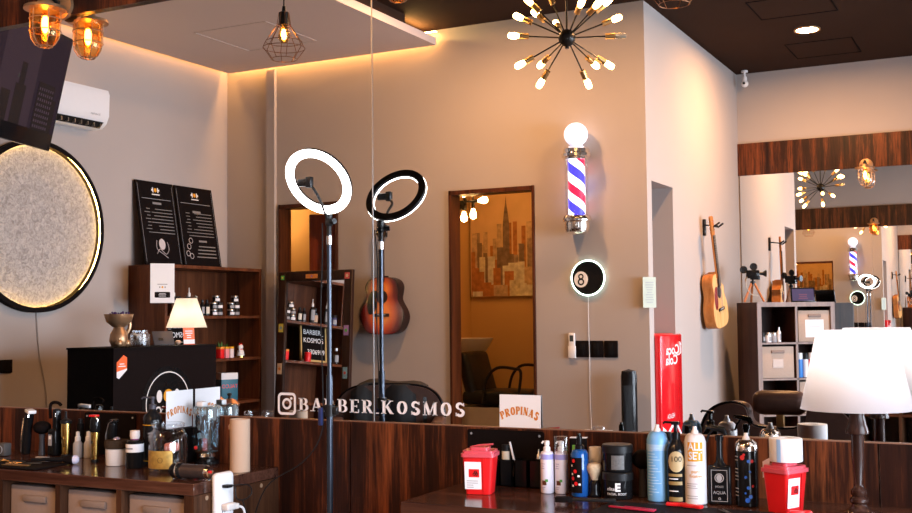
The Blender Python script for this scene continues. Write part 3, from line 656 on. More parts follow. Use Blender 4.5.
# blond guitar on the partition
Rg = Matrix.Rotation(math.radians(4), 4, 'Z') @ Matrix.Rotation(math.radians(-9.5), 4, 'X') @ Matrix.Rotation(math.radians(-2.5), 4, 'Y')
guitar('blond acoustic cutaway guitar hanging on the white partition wall', (-2.40, -5.90, 1.085), Matrix.Translation((0.02, 0, 0)) @ Rg @ frame((0, 0, 0), *FACE_RIGHT), M_spruce, M_honeyside, True, mat('red_brown_pickguard', (.20, .02, .02), .2), w=.185)
tag(obj('guitar_hanger', MB().rbox((-2.42, -5.86, 1.93), (.02, .05, .14), .004).tube([(-2.41, -5.86, 1.95), (-2.30, -5.84, 1.935)], .006).tube([(-2.265, -5.88, 1.96), (-2.31, -5.885, 1.93), (-2.31, -5.76, 1.93), (-2.265, -5.76, 1.96)], .008, 8), M_black), 'black hook holding the blond guitar on the partition wall', 'hanger')

# ------------------------------------------------------------------ left wall shelf with its goods
SX0, SX1, SY0, SY1 = -6.25, -5.88, -3.12, -4.415
t = thing('bookcase', 'walnut bookcase with black jars and bottles, standing against left wall', 'bookcase', (0, 0, 0))
obj('side_panel', MB().span(SX0, SX1, SY0, SY0-.03, 0, 1.60), M_shelfwood, t)
obj('side_panel', MB().span(SX0, SX1, -4.318, -4.29, 0, 1.60), M_shelfwood, t)
obj('top_panel', MB().span(SX0, SX1+.004, SY0+.002, -4.318, 1.60, 1.625), M_shelfwood, t)
obj('back_panel', MB().span(-6.25, -6.235, -3.15, -4.29, 0, 1.60), M_shelfwood, t)
obj('divider', MB().span(-6.235, SX1-.002, -3.20, -3.215, 1.226, 1.599), M_shelfwood, t)
for z in (1.225, .875, .515, .12): obj('shelf_board', MB().span(-6.235, SX1, -3.15, -4.29, z-.022, z), M_shelfwood, t)
def bottle(kind, x, y, z, r, h, label, style='jar', body=M_black, capm=M_black, lab=M_label_grey, group='goods on the bookcase shelves', lc=None, face=0):
    t = thing(kind, label, kind.split('_')[-1], (x, y, z), face, group)
    if style == 'jar': pr = [(0, 0), (r*.96, .0), (r, .004), (r, h*.70), (r*.95, h*.74), (0, h*.74)]; cp = [(0, h*.74), (r*1.03, h*.74), (r*1.03, h-.002), (r*.98, h), (0, h)]
    elif style == 'dropper': pr = [(0, 0), (r, .002), (r, h*.55), (r*.4, h*.66), (r*.4, h*.7), (0, h*.7)]; cp = [(0, h*.68), (r*.45, h*.68), (r*.45, h*.8), (r*.2, h*.84), (r*.12, h), (0, h)]
    else: pr = [(0, 0), (r, .003), (r, h*.68), (r*.5, h*.8), (r*.5, h*.82), (0, h*.82)]; cp = [(0, h*.82), (r*.55, h*.82), (r*.5, h), (0, h)]
    obj('body', MB().lathe(pr, n=18), body, t); obj('cap', MB().lathe(cp, n=18), capm, t)
    if lab: obj('label', wrap(r, h*.14, h*.56, -60, 60), lab, t)
    return t
yz = 1.226
GB = 'bottles and jars on the top bookcase shelf'
bottle('navy_jar', -5.93, -3.26, yz, .028, .10, 'navy jar with pale label at the front end of top bookcase shelf', 'jar', mat('navy', (.03, .03, .12), .3), M_black, M_label_grey, GB)
for y, nm in ((-3.32, 'white-tipped dropper bottle behind the desk lamp, left one'), (-3.50, 'white-tipped dropper bottle behind the desk lamp, right one')):
    bottle('dropper_bottle', -5.97, y, yz, .026, .225, nm, 'dropper', M_black, M_white, M_label_grey, GB)
bottle('brown_bottle', -6.02, -3.42, yz, .03, .15, 'short brown bottle between the two dropper bottles', 'bottle', M_blackg, M_black, M_tan, GB)
bottle('black_bottle', -5.94, -3.625, yz, .018, .13, 'narrow black bottle just right of the desk lamp shade', 'bottle', M_blackg, M_black, M_label_grey, GB)
bottle('white_label_bottle', -5.94, -3.68, yz, .022, .13, 'small dark bottle with cream label near the desk lamp shade', 'bottle', M_blackg, M_black, mat('cream_label', (.65, .6, .5), .6), GB)
for base, nm in ((-3.765, 'left'), (-3.985, 'right')):
    sp = ((0, 0, 'bottom left'), (-.066, 0, 'bottom right'), (0, .056, 'middle left'), (-.066, .056, 'middle right'), (-.03 if nm == 'left' else -.05, .112, 'topmost'))
    for j, (dy, dz_, wh) in enumerate(sp):
        bottle('pomade_jar', -5.94, base+dy, yz+dz_, .030, .055, f'black pomade jar in the {nm} stack on the bookcase, {wh}', 'jar', M_black, M_black if j % 2 else M_steel, M_paper if j in (0, 3, 4) else M_label_grey, GB)
for j, y in enumerate((-3.83, -3.895, -3.955)):
    t = thing('gift_box', ['small red box, first of the row on middle bookcase shelf', 'small pink box beside the red box on the bookcase', 'small pale box next to the lucky cat side'][j], 'box', (-5.93, y, .876), 0, 'small boxes on the middle bookcase shelf')
    obj('carton', MB().rbox((0, 0, .04), (.06, .045, .08), .003), (M_red, mat('pink_card', (.75, .25, .28), .5), mat('pale_pink_card', (.75, .6, .6), .5))[j], t)
    obj('lid_band', MB().rbox((0, 0, .084), (.062, .047, .018), .003), (M_orange, M_yellow, M_yellow)[j], t)
t = thing('lucky_cat', 'white and gold beckoning cat figurine on middle bookcase shelf', 'figurine', (-5.93, -4.10, .876), 0)
obj('body', MB().lathe([(0, 0), (.028, .002), (.033, .02), (.028, .05), (.018, .066), (0, .068)], n=18), M_white, t)
hd = obj('head', MB().ball(.024, (0, 0, .085), 16), M_white, t)
obj('ears', MB().cyl(.009, .0, .018, (0, .013, .102), 8, r1=.001).cyl(.009, 0, .018, (0, -.013, .102), 8, r1=.001), M_red, hd)
obj('raised_paw', MB().tube([(.01, .024, .05), (.014, .032, .08), (.012, .028, .10)], .007, 8), M_white, t)
obj('gold_base', MB().cyl(.034, 0, .012, n=18), M_gold, t); obj('collar', MB().torus(.019, .003, (0, 0, .066), 16, 6), M_red, t)
t = thing('potted_leaves', 'small green plant behind the boxes on the middle shelf', 'plant', (-6.06, -4.02, .876))
b = MB()
for k in range(26):
    a = random.random()*6.28; e = .3+random.random()*1.1; p = Vector((.02*math.cos(a), .02*math.sin(a), .05)); d = Vector((math.cos(a)*math.cos(e), math.sin(a)*math.cos(e), math.sin(e)))
    s = d.cross(Vector((0, 0, 1))).normalized()*.010; q = p+d*.09
    b.add([p, p+d*.04+s, q, p+d*.04-s], [(0, 1, 2, 3)])
obj('leaves', b, mat('plant_green', (.05, .16, .03), .6, vary=.3), t); obj('pot', MB().lathe([(0, 0), (.022, 0), (.03, .05), (.0, .045)], n=16), M_white, t)
t = thing('teal_box', 'teal and white product carton with red lettering on the low shelf', 'box', (-6.01, -4.02, .516), math.radians(25))
obj('carton', MB().rbox((0, 0, .115), (.11, .15, .23), .003), mat('teal_card', (.02, .13, .20), .5), t)
obj('top_band', MB().rbox((0, 0, .205), (.112, .152, .055), .003), M_paper, t)
obj('lettering', text_mb('TALCO', .045, frame((.0565, 0, .12), *FACE_RIGHT)), M_red, t)
t = thing('chalkboard', 'small gold-framed chalkboard with handwritten chalk text on the bookcase', 'chalkboard', (-5.98, -3.43, .876), 0)
Mc = RY(math.radians(-7)) @ frame((0, 0, .180), *FACE_RIGHT)
obj('board', MB().span(-.145, .145, -.165, .165, -.012, -.002, Mc), M_blackm, t)
b = MB(); b.span(-.16, .16, .155, .172, -.014, .004, Mc); b.span(-.16, .16, -.172, -.155, -.014, .004, Mc); b.span(-.16, -.145, -.172, .172, -.014, .004, Mc); b.span(.145, .16, -.172, .172, -.014, .004, Mc)
obj('frame', b, mat('gold_wood', (.50, .33, .12), .4), t)
b = MB()
for s, y in (('BARBER_', .095), ('KOSMOS', .02)): text_mb(s, .062, Mc @ Matrix.Translation((0, y, 0)), mb=b)
text_mb('3306919', .062, Mc @ Matrix.Translation((.03, -.085, 0)), mb=b)
obj('chalk_writing', b, M_paper, t)
bottle('red_cup', -5.915, -3.57, .876, .03, .085, 'red cup on middle bookcase shelf beside the chalkboard', 'jar', M_red, M_red, None, GB)
for j, (y, h, m, nm) in enumerate(((-3.225, .15, M_glass, 'clear glass bottle on middle bookcase shelf beside chalkboard'), (-3.25, .19, M_gold, 'slim gold bottle on middle bookcase shelf'), (-3.27, .16, M_clearplastic, 'clear plastic bottle on middle bookcase shelf'))):
    bottle('shelf_bottle', -5.93-.07*j, y+.02, .876, .026, h, nm, 'bottle', m, M_steel, M_label_grey, 'bottles on the middle bookcase shelf')
# price boards leaning above the bookcase
for j, (ya, yb, nm) in enumerate(((-3.10, -3.53, 'left black price board leaning above the bookcase, with skull drawing'), (-3.55, -4.02, 'right black price board leaning above the bookcase, with comb drawing'))):
    t = thing('price_board', nm, 'sign', (-6.10, (ya+yb)/2-.05, 1.626), 0, 'black price boards')
    Mp = Matrix.Rotation(math.radians(-10.0), 4, 'Y') @ frame((0, 0, .345), *FACE_RIGHT); W = abs(yb-ya)
    obj('board', MB().rbox((0, 0, -.008), (W, .69, .014), .003, 1, Mp), M_blackm, t)
    b = MB()
    for q in ((-W/2+.018, 1, 0), (W/2-.018, 1, 0)): b.add([(q[0]-.0012, -.32, .0004), (q[0]+.0012, -.32, .0004), (q[0]+.0012, .32, .0004), (q[0]-.0012, .32, .0004)], [(0, 1, 2, 3)], Mp)
    quad(Mp, W-.1, .004, .0004, b, 0, .20)
    obj('rule_line', b, M_label_grey, t)
    e = obj('emblem', MB().lathe([(0, .0012), (.017, .0012)], (0, .275, 0), 16, Mp), M_yellow, t)
    b = MB()
    for s in (-1, 1): quad(Mp, .012, .04, .0012, b, s*.028, .275); quad(Mp, .016, .014, .0012, b, s*.038, .275)
    quad(Mp, .09, .008, .0012, b, 0, .238)
    obj('emblem_bars', b, M_paper, t)
    b = quad(Mp, .10, .018, .001, None, 0, .165 if j == 0 else .13)
    bars(Mp @ Matrix.Translation((-.0, .02, 0)), W*.78, .22, 8, .9, .20, b, 'L', 3+j)
    bars(Mp @ Matrix.Translation((.13, .02, 0)), .08, .22, 8, .8, .2, b, 'L', 8+j)
    if j == 1: quad(Mp, .10, .016, .001, b, -.03, -.12); bars(Mp @ Matrix.Translation((-.04, -.21, 0)), W*.6, .12, 4, .9, .28, b, 'L', 5)
    obj('print', b, mat('dim_white_print', (.20, .19, .19), .7), t)
    b = MB()
    if j == 0:
        b.lathe([(0, .0014), (.036, .0014)], (0, -.17, 0), 20, Mp, sy=1.25); b.tube([Mp @ Vector(p) for p in ((-.06, -.15, .002), (-.07, -.21, .002), (-.03, -.25, .002), (.03, -.21, .002), (.07, -.25, .002))], .0025, 5, smooth=4)
        b.tube([Mp @ Vector(p) for p in ((.06, -.14, .002), (.065, -.21, .002), (.0, -.25, .002), (-.05, -.28, .002))], .0025, 5, smooth=4)
    else:
        for p in ((.12, -.12), (.15, -.17), (.17, -.23), (.13, -.25)): b.torus(.022, .0025, (p[0], p[1], .001), 16, 5, Mp, .4)
    obj('drawing', b, mat('pale_drawing', (.50, .45, .45), .7), t)
# white notice clipped to the bookcase corner
t = thing('notice_sheet', 'white notice sheet with black box, hung on the bookcase corner', 'sign', (-5.85, -3.06, 1.325), math.radians(38))
Mq = frame((0, 0, .15), *FACE_RIGHT)
obj('sheet', MB().span(-.09, .09, -.15, .15, -.003, 0, Mq), M_paper, t)
b = MB(); A = rring(.058, .012, 0); b.add([(x, y*.38-.088, .0006) for x, y in A], [tuple(range(len(A)))], Mq)
obj('black_box', b, M_blackm, t)
obj('small_print', bars(Mq @ Matrix.Translation((0, -.088, .0004)), .08, .03, 3, .9, .3, None, 'C', 3), M_paper, t)
b = quad(Mq, .075, .006, .0006, None, 0, -.008); quad(Mq, .01, .012, .0006, b, -.02, -.03); quad(Mq, .01, .012, .0006, b, .02, -.03)
obj('caption', b, M_label_grey, t); obj('dot', MB().lathe([(0, .001), (.008, .001)], (0, -.03, 0), 14, Mq), M_yellow, t)

# ------------------------------------------------------------------ reception desk and what stands on it
DX, DY0, DY1, DZ = -5.15, -1.845, -2.84, 1.022
t = thing('reception_desk', 'matte black reception desk with round white logo on its front', 'desk', (0, 0, 0))
obj('front_panel', MB().span(DX-.03, DX, DY0, DY1, 0, DZ-.012), mat('charcoal_laminate', (.008, .005, .005), .7, vary=.2), t)
obj('side_panel', MB().span(DX-.40, DX-.03, DY0, DY0-.03, 0, DZ-.012), M_blackm, t)
obj('side_panel', MB().span(DX-.40, DX-.03, DY1+.03, DY1, 0, DZ-.012), M_blackm, t)
obj('desk_top', MB().span(DX-.405, DX+.006, DY0+.006, DY1-.006, DZ-.012, DZ), M_blackm, t)
Ml = frame((DX+.001, -2.345, .64), *FACE_RIGHT)
lg = obj('logo_disc', MB().lathe([(0, .001), (.25, .001), (.25, 0)], n=56, M=Ml), M_blackg, t)
obj('logo_ring', MB().lathe([(.205, .0016), (.212, .0016)], n=64, M=Ml), M_white, lg)
b = MB()
for s in (-1, 1): b.lathe([(0, .002), (.042, .002)], (s*.085, .05, 0), 24, Ml, sx=.62)
obj('logo_comb', b, M_white, lg); obj('logo_dot', MB().lathe([(0, .0025), (.045, .0025)], (-.0, .05, 0), 24, Ml), M_yellow, lg)
obj('lettering', text_mb('KOSMOS', .085, Ml @ Matrix.Translation((0, -.05, .0015)), sx=1.0, bold=.002), M_white, lg)
Ms = frame((DX+.002, -1.925, .90), *FACE_RIGHT)
st = obj('sticker', MB().prism([(-.035, .06), (-.005, .075), (.055, .03), (.055, -.065), (.035, -.075), (-.035, -.02)], 0, .0015, Ms), M_orangered, t, False, label='orange and white sticker')
obj('sticker_foot', MB().prism([(-.035, -.01), (.055, -.03), (.055, -.065), (.035, -.075), (-.035, -.02)], .0016, .002, Ms), M_paper, st, False)
obj('sticker_print', bars(Ms @ Matrix.Translation((.01, .012, .0015)), .075, .03, 2, .9, .4, None, 'C'), M_paper, st, False)
t = thing('shell_cat_figurine', 'bronze figurine holding up a wide bowl filled with dark trinkets', 'figurine', (-5.33, -2.075, DZ+.001), 0)
obj('body', MB().lathe([(0, .0), (.048, .004), (.062, .04), (.055, .085), (.036, .12), (.032, .135), (0, .14)], n=24), M_bronze, t)
obj('feet', MB().ball(.026, (.035, -.035, .024)).ball(.026, (.035, .035, .024)), M_bronze, t)
obj('bowl', MB().lathe([(0, .125), (.035, .13), (.072, .165), (.084, .215), (.079, .215), (.06, .175), (0, .16)], n=28, sy=1.25), M_bronze, t)
b = MB()
for k in range(14):
    a = k*2.4; r = .06*math.sqrt((k+.5)/14); b.tube([(r*math.cos(a), r*math.sin(a), .175), (r*1.25*math.cos(a), r*1.25*math.sin(a), .215+.02*random.random())], .006, 5)
obj('trinkets', b, mat('violet_trinkets', (.05, .015, .09), .4, vary=.4), t)
obj('raised_arm', MB().tube([(.0, -.055, .07), (.02, -.075, .12), (.02, -.078, .17)], .012, 8, smooth=3), M_bronze, t)
t = thing('glass_jar', 'low clear glass candy jar on the reception desk beside the figurine', 'jar', (-5.33, -2.27, DZ+.001))
obj('jar_body', MB().lathe([(0, 0), (.062, 0), (.066, .008), (.066, .078), (.052, .088), (.052, .106), (.048, .106), (.048, .088), (.062, .076), (.062, .01), (0, .008)], n=28), M_clearthin, t)
b = MB()
for k in range(30): b.ball(.011, ((random.random()-.5)*.07, (random.random()-.5)*.07, .018+random.random()*.055), 6)
b_o = obj('candies', b, mat('wrapped_candy', (.75, .74, .74), .3, vary=.3), t); b_o['kind'] = 'stuff'
t = thing('tablet', 'grey tablet leaning back on its stand on the reception desk', 'tablet', (-5.31, -2.49, DZ+.001), math.radians(25))
Mt = RY(math.radians(-24)) @ frame((0, 0, .055), *FACE_RIGHT)
obj('case', MB().rbox((0, 0, -.006), (.15, .105, .010), .004, 2, Mt), mat('grey_case', (.06, .055, .06), .4), t)
obj('camera_bump', MB().rbox((.02, -.01, .001), (.035, .02, .004), .002, 1, Mt), M_black, t); obj('stand', MB().span(-.10, .0, -.03, .03, .0, .006), M_black, t)
tag(obj('round_bun', MB().ball(.022, (-5.30, -2.612, DZ+.0165), 16, sz=.75), M_tan), 'small round tan ball on the reception desk by the lamp', 'ball')
def shade_mat(name, col, tr=.75):
    m = bpy.data.materials.new(name); m.use_nodes = True; nt = m.node_tree; nt.nodes.clear(); o = nt.nodes.new('ShaderNodeOutputMaterial')
    mx = nt.nodes.new('ShaderNodeMixShader'); mx.inputs[0].default_value = tr; d = nt.nodes.new('ShaderNodeBsdfDiffuse'); t_ = nt.nodes.new('ShaderNodeBsdfTranslucent')
    n = nt.nodes.new('ShaderNodeTexNoise'); n.inputs['Scale'].default_value = 90
    mc = nt.nodes.new('ShaderNodeMix'); mc.data_type = 'RGBA'; mc.inputs[6].default_value = (*[c*.95 for c in col], 1); mc.inputs[7].default_value = (*col, 1); nt.links.new(n.outputs[0], mc.inputs[0])
    nt.links.new(mc.outputs[2], d.inputs[0]); nt.links.new(mc.outputs[2], t_.inputs[0]); nt.links.new(d.outputs[0], mx.inputs[1]); nt.links.new(t_.outputs[0], mx.inputs[2]); nt.links.new(mx.outputs[0], o.inputs[0]); return m
t = thing('desk_lamp', 'small table lamp with glowing cream shade on the reception desk', 'table lamp', (-5.33, -2.735, DZ+.001))
obj('lamp_base', MB().lathe([(0, 0), (.05, 0), (.05, .012), (.015, .022), (.011, .06), (.018, .08), (.01, .10), (.008, .17), (0, .17)], n=24), M_black, t)
obj('lamp_shade', MB().lathe([(.142, .118), (.072, .325)], n=44), shade_mat('cream_shade', (.9, .86, .78)), t)
obj('finial', MB().cyl(.005, .30, .345, n=8), M_black, t)
b = MB()
for k in range(9):
    a = k*.7; b.add([(.07*math.cos(a), .07*math.sin(a), .326), (.085*math.cos(a+.2), .085*math.sin(a+.2), .335), (.06*math.cos(a+.3), .06*math.sin(a+.3), .345)], [(0, 1, 2)])
obj('shade_trim', b, M_black, t)
obj('bulb', MB().ball(.025, (0, 0, .22), 16), M_lampbulb, t); point('lamp_light', (0, 0, .19), 3.6, (1, .84, .66), .03, t)
t = thing('card_stand', 'orange and white easel card standing before the desk lamp', 'sign', (-5.235, -2.655, DZ+.001), .35)
Mt = RY(math.radians(-6)) @ frame((0, 0, .062), *FACE_RIGHT)
obj('card', MB().span(-.043, .043, -.062, .062, -.002, 0, Mt), M_orangered, t)
obj('white_foot', quad(Mt, .086, .03, .0004, None, 0, -.042), M_paper, t, False); obj('print', bars(Mt @ Matrix.Translation((0, .01, 0)), .06, .06, 4, .95, .4, None, 'C', 2), M_paper, t, False)

# ------------------------------------------------------------------ leaning floor mirror
t = thing('floor_mirror', 'tall leaning floor mirror in a black frame decorated with small stickers', 'mirror', (-5.225, -4.10, 0), 0)
lean = math.radians(3.0); dz = math.radians(6.2)
Mf = RZ(dz, (0, 0, 0)) @ Matrix.Rotation(lean, 4, 'X') @ frame((0, 0, 0), *FACE_BACK)
W, H, bw = .395, 1.59, .082
b = MB(); b.rbox((-W+bw/2, H/2, .0), (bw, H, .035), .004, 1, Mf); b.rbox((W-bw/2, H/2, 0), (bw, H, .035), .004, 1, Mf); b.rbox((0, H-bw/2, 0), (2*W-2*bw, bw, .035), .004, 1, Mf); b.rbox((0, bw/2, 0), (2*W-2*bw, bw, .035), .004, 1, Mf)
obj('frame', b, M_rose, t)
obj('glass', MB().span(-W+bw, W-bw, bw, H-bw, -.006, .0, Mf), M_mirror, t, False)
cols = [(.1, .5, .1), (.75, .25, .05), (.6, .1, .1), (.8, .6, .1), (.35, .2, .5), (.7, .5, .35), (.2, .4, .5), (.65, .2, .1)]
i = 0
for (px, py, sx, sy) in ((W-.045, H-.05, .035, .035), (.03, H-.045, .13, .035), (-W+.05, H-.05, .05, .05), (W-.045, 1.12, .05, .07), (-W+.045, 1.10, .05, .08), (W-.045, .78, .05, .09), (-W+.045, .76, .045, .09)):
    s_ = obj('sticker', MB().rbox((px, py, .0185), (sx, sy, .002), .001, 1, Mf), mat('sticker_colour_%d' % i, cols[i], .5, vary=.5, scale=90), t)
    obj('sticker_spot', MB().lathe([(0, .0202), (min(sx, sy)*.28, .0202)], (px, py, 0), 12, Mf), mat('sticker_colour_%d' % ((i+3) % 7), cols[(i+3) % 7], .5, vary=.5, scale=90), s_)
    i += 1

# ------------------------------------------------------------------ fridge, column speaker, flyer
t = thing('red_fridge', 'slim red cola fridge standing in the partition opening', 'fridge', (-2.66, -4.69, 0))
obj('cabinet', MB().rbox((-.02, 0, .53), (.48, .53, 1.05), .008), M_red, t)
dr = obj('door', MB().rbox((.255, .0, .525), (.05, .545, 1.055), .012, 3), mat('glossy_red_door', (.66, .008, .014), .2, coat=.4), t)
obj('door_gasket', MB().span(.222, .230, -.262, .262, .02, 1.04), M_steel, t)
Mt = frame((.2815, -.02, .90), *FACE_RIGHT)
b = text_mb('Coca', .10, Mt @ Matrix.Translation((-.0, .035, 0)), sx=1.6, bold=.002); text_mb('Cola', .10, Mt @ Matrix.Translation((.03, -.04, 0)), mb=b, sx=1.6, bold=.002)
b.tube([Mt @ Vector(p) for p in ((-.21, .07, .001), (-.18, .09, .001), (-.20, .01, .001), (-.10, -.005, .001))], .005, 6, smooth=4)
obj('script_lettering', b, M_white, dr)
Mt2 = frame((.2815, .02, .33), *FACE_RIGHT)
b = MB(); b.tube([Mt2 @ Vector(p) for p in ((-.24, -.02, .001), (-.1, .07, .001), (.05, .01, .001), (.22, .09, .001))], [.012]*28+[.012]*0, 6, smooth=9) if False else MB()
b = MB().prism([(-.24, -.06), (-.12, .03), (.0, .035), (.12, -.02), (.24, .03), (.24, .06), (.12, .01), (.0, .065), (-.12, .06), (-.24, -.03)], 0, .001, Mt2)
b.torus(.05, .008, (-.13, -.10, .001), 20, 6, Mt2, .3)
text_mb('HELADA', .05, Mt2 @ Matrix.Translation((.03, .12, 0)), mb=b)
obj('wave_mark', b, M_white, dr)
t = thing('flyer', 'small pale green framed flyer on the wall corner above the fridge', 'sign', (-2.422, -4.308, 1.36), math.radians(45))
obj('sheet', MB().span(-.008, .0, -.052, .052, -.11, .11), mat('pale_green_sheet', (.42, .46, .37), .5), t)
obj('print', bars(frame((.0015, 0, 0), *FACE_RIGHT), .075, .16, 9, .95, .3, None, 'C', 6), M_label_grey, t)
t = thing('tower_fan', 'black oval tower fan standing against the back wall near the corner', 'fan', (-2.555, -4.21, 0))
obj('column', MB().lathe([(0, .02), (.055, .03), (.058, .3), (.058, .765), (.052, .80), (0, .815)], n=32, sy=.85), M_blackg, t)
g = MB()
for k in range(9): a = PI/2+(k-4)*.14; g.tube([(.0595*math.cos(a), .0595*.85*math.sin(a), .12), (.0595*math.cos(a), .0595*.85*math.sin(a), .70)], .0018, 4)
obj('grille', g, M_black, t); obj('base', MB().lathe([(0, 0), (.11, 0), (.11, .014), (.05, .03), (0, .03)], n=32), M_black, t)

# ------------------------------------------------------------------ wash room seen through the doorway
t = thing('canvas_painting', 'canvas painting of a city skyline in ochre and grey tones', 'painting', (-4.2, -6.19, 1.385))
Mp = frame((0, .03, .49), *FACE_BACK)
obj('canvas', MB().span(-.60, .58, -.49, .49, -.03, 0, Mp), mat('ochre_canvas', (.68, .47, .26), .8, vary=.2, scale=5), t)
rn = random.Random(4); tones = [mat('sky_tone_%d' % i, c, .8, vary=.7, scale=22) for i, c in enumerate(((.30, .22, .16), (.50, .36, .22), (.66, .55, .38), (.42, .17, .06), (.20, .14, .10), (.85, .72, .50)))]
bs = [MB() for _ in tones]
for layer, (n_, h0, h1, w0) in enumerate(((24, .48, .72, .05), (20, .34, .56, .06), (14, .20, .40, .085), (10, .06, .24, .115), (9, .02, .15, .13))):
    for i in range(n_):
        x = -.57+(i+.5)*1.14/n_+rn.uniform(-.015, .015); hh = rn.uniform(h0, h1); ww = w0*rn.uniform(.7, 1.15)/2
        x0, x1 = max(-.59, x-ww), min(.57, x+ww); z = .001+layer*.0012+rn.random()*.0006
        c_ = rn.choice((0, 1, 3, 4)) if layer < 2 else rn.choice((1, 2, 5, 5, 3))
        bs[c_].add([(x0, -.485, z), (x1, -.485, z), (x1, -.485+hh, z), (x0, -.485+hh, z)], [(0, 1, 2, 3)], Mp)
tw = [(.035, -.3), (.035, .18), (.026, .26), (.016, .34), (.006, .40), (0, .47), (-.006, .40), (-.016, .34), (-.026, .26), (-.035, .18), (-.035, -.3)]
bs[4].add([(x-.0+.20, y, .0030) for x, y in tw], [tuple(range(len(tw)))], Mp)
for b_, m_ in zip(bs, tones): obj('painted_towers', b_, m_, t, False)
t = thing('branch_lamp', 'black pipe ceiling lamp with four warm bulbs in the wash room', 'ceiling lamp', (-4.27, -5.2, 2.20))
obj('rod', MB().cyl(.007, .0, ZC-2.235, n=8), M_blackmetal, t)
b = MB(); b.tube([(-.16, 0, 0), (.02, 0, 0)], .010); b.rbox((-.12, 0, -.03), (.10, .05, .08), .01)
obj('pipe_frame', b, M_blackmetal, t)
for j, (x, y, z, d) in enumerate(((-.09, 0, -.075, (0, 0, -1)), (.0, 0, -.055, (0, 0, -1)), (.04, 0, 0, (1, 0, .05)), (-.06, .05, .03, (0, .6, .8)))):
    Ma = aim((x, y, z), d); sk = obj('socket', MB().cyl(.015, -.045, .01, n=14, M=Ma), M_blackmetal, t)
    obj('bulb', MB().lathe([(0, .01), (.013, .01), (.03, .06), (.026, .09), (0, .105)], n=14, M=Ma), M_bulb, sk)
point('wash_room_light', (-3.2, -5.0, 2.9), 34, (1, .42, .09), .05); point('hall_light', (-5.95, -5.2, 2.3), 22, (1, .42, .08), .05)
t = thing('wash_chair', 'black hair washing chair with armrests on a white base', 'chair', (-4.12, -5.42, 0))
obj('base', MB().prism([(-.35, 0), (.15, 0), (.22, .42), (-.30, .42)], -.25, .25, Matrix(((1, 0, 0, 0), (0, 0, -1, 0), (0, 1, 0, 0), (0, 0, 0, 1)))), mat('pale_base', (.40, .36, .33), .5), t)
obj('seat', MB().rbox((.0, 0, .50), (.55, .48, .12), .04, 3), M_black, t)
obj('backrest', MB().rbox((-.02, 0, .70), (.12, .46, .46), .05, 3, RY(math.radians(-16), (-.02, 0, 0))), M_black, t)
for s in (-1, 1): obj('armrest', MB().tube([(-.06, s*.26, .46), (-.02, s*.26, .66), (.08, s*.26, .76), (.24, s*.26, .755), (.30, s*.26, .72), (.27, s*.26, .50)], .013, 8, smooth=5), M_blackmetal, t)
t = thing('wash_basin', 'white ceramic wash basin behind the washing chair', 'basin', (-4.60, -5.78, 0))
obj('bowl', MB().lathe([(0, .80), (.06, .80), (.13, .86), (.19, .96), (.21, 1.0), (.19, 1.0), (.12, .90), (0, .86)], n=32, sx=1.0), M_white, t)
obj('neck_rest', MB().rbox((.12, 0, .93), (.05, .16, .05), .015), M_black, t); obj('pedestal', MB().cyl(.08, 0, .81, n=24), M_white, t)
# ------------------------------------------------------------------ cube shelf set across the far corner
# local x runs along its front (to the right in the mirror image), local -y is the depth behind the front
ca = math.atan2(-.62, .78)
CX, CY = -2.06, -6.15
t = thing('cube_shelf', 'dark wood cube shelf with pale edges, set diagonally in the corner', 'shelf', (CX, CY, 0), ca)
CW, CD, CH, e = .72, .39, 1.295, .038
obj('side_panel', MB().span(0, e, -CD, -.012, 0, CH), M_darkwood, t); obj('side_panel', MB().span(CW-e, CW, -CD, -.012, 0, CH), M_darkwood, t)
obj('top_panel', MB().span(e, CW-e, -CD, -.012, CH-e, CH), M_darkwood, t)
obj('back_panel', MB().span(e, CW-e, -CD, -CD+.01, .03, CH-e), M_darkwood, t)
pitch_z = (CH-2*e)/4+.0
for k in range(4): obj('shelf_board', MB().span(e, CW-e, -CD+.01, -.012, e+k*.3048-.016 if k else 0, e+k*.3048 if k else e), M_darkwood, t)
obj('divider', MB().span(CW/2-.008, CW/2+.008, -CD+.01, -.012, e, CH-e), M_darkwood, t)
b = MB(); b.span(0, e, -.012, 0, 0, CH); b.span(CW-e, CW, -.012, 0, 0, CH); b.span(e, CW-e, -.012, 0, CH-e, CH); b.span(e, CW-e, -.012, 0, 0, e); b.span(CW/2-.01, CW/2+.01, -.012, 0, e, CH-e)
for k in (1, 2, 3): b.span(e, CW-e, -.012, 0, e+k*.3048-.016, e+k*.3048)
obj('front_edging', b, M_greywood, t)
Rc = RZ(ca, (CX, CY, 0))
def at_c(x, y, z): v = Rc @ Vector((x, y, z)); return (v.x, v.y, v.z)
def bin_(loc, rz, label, group, handle=True, tagm=True, w=.30, h=.27):
    t = thing('storage_bin', label, 'bin', loc, rz, group)
    obj('box', MB().rbox((0, .0, h/2), (w, .34, h), .006, 2), M_fabricbin_dim if 'counter' in group else mat('beige_bin_cloth_lit', (.42, .315, .25), .9, vary=.08, scale=60, bump=.3), t)  # same cloth twice: shaded tone for counter bins, lit tone for shelf bins
    if handle: obj('handle', MB().rbox((0, .176, h-.045), (.12, .014, .026), .006, 2), mat('bin_handle', (.24, .185, .16), .9), t)
    if tagm: obj('tag_holder', MB().rbox((0, .172, h-.145), (.10, .004, .075), .001, 1).rbox((0, .1745, h-.145), (.085, .002, .06), .001, 1), mat('tag_holder', (.47, .38, .33), .5), t)
    return t
yb = -.19
z3 = e+3*.3048+.001
bn = bin_(at_c(CW*.745, yb, z3), ca, 'beige cloth bin with white paper on its front, in the top right cube', 'beige bins in the cube shelf', True, False)
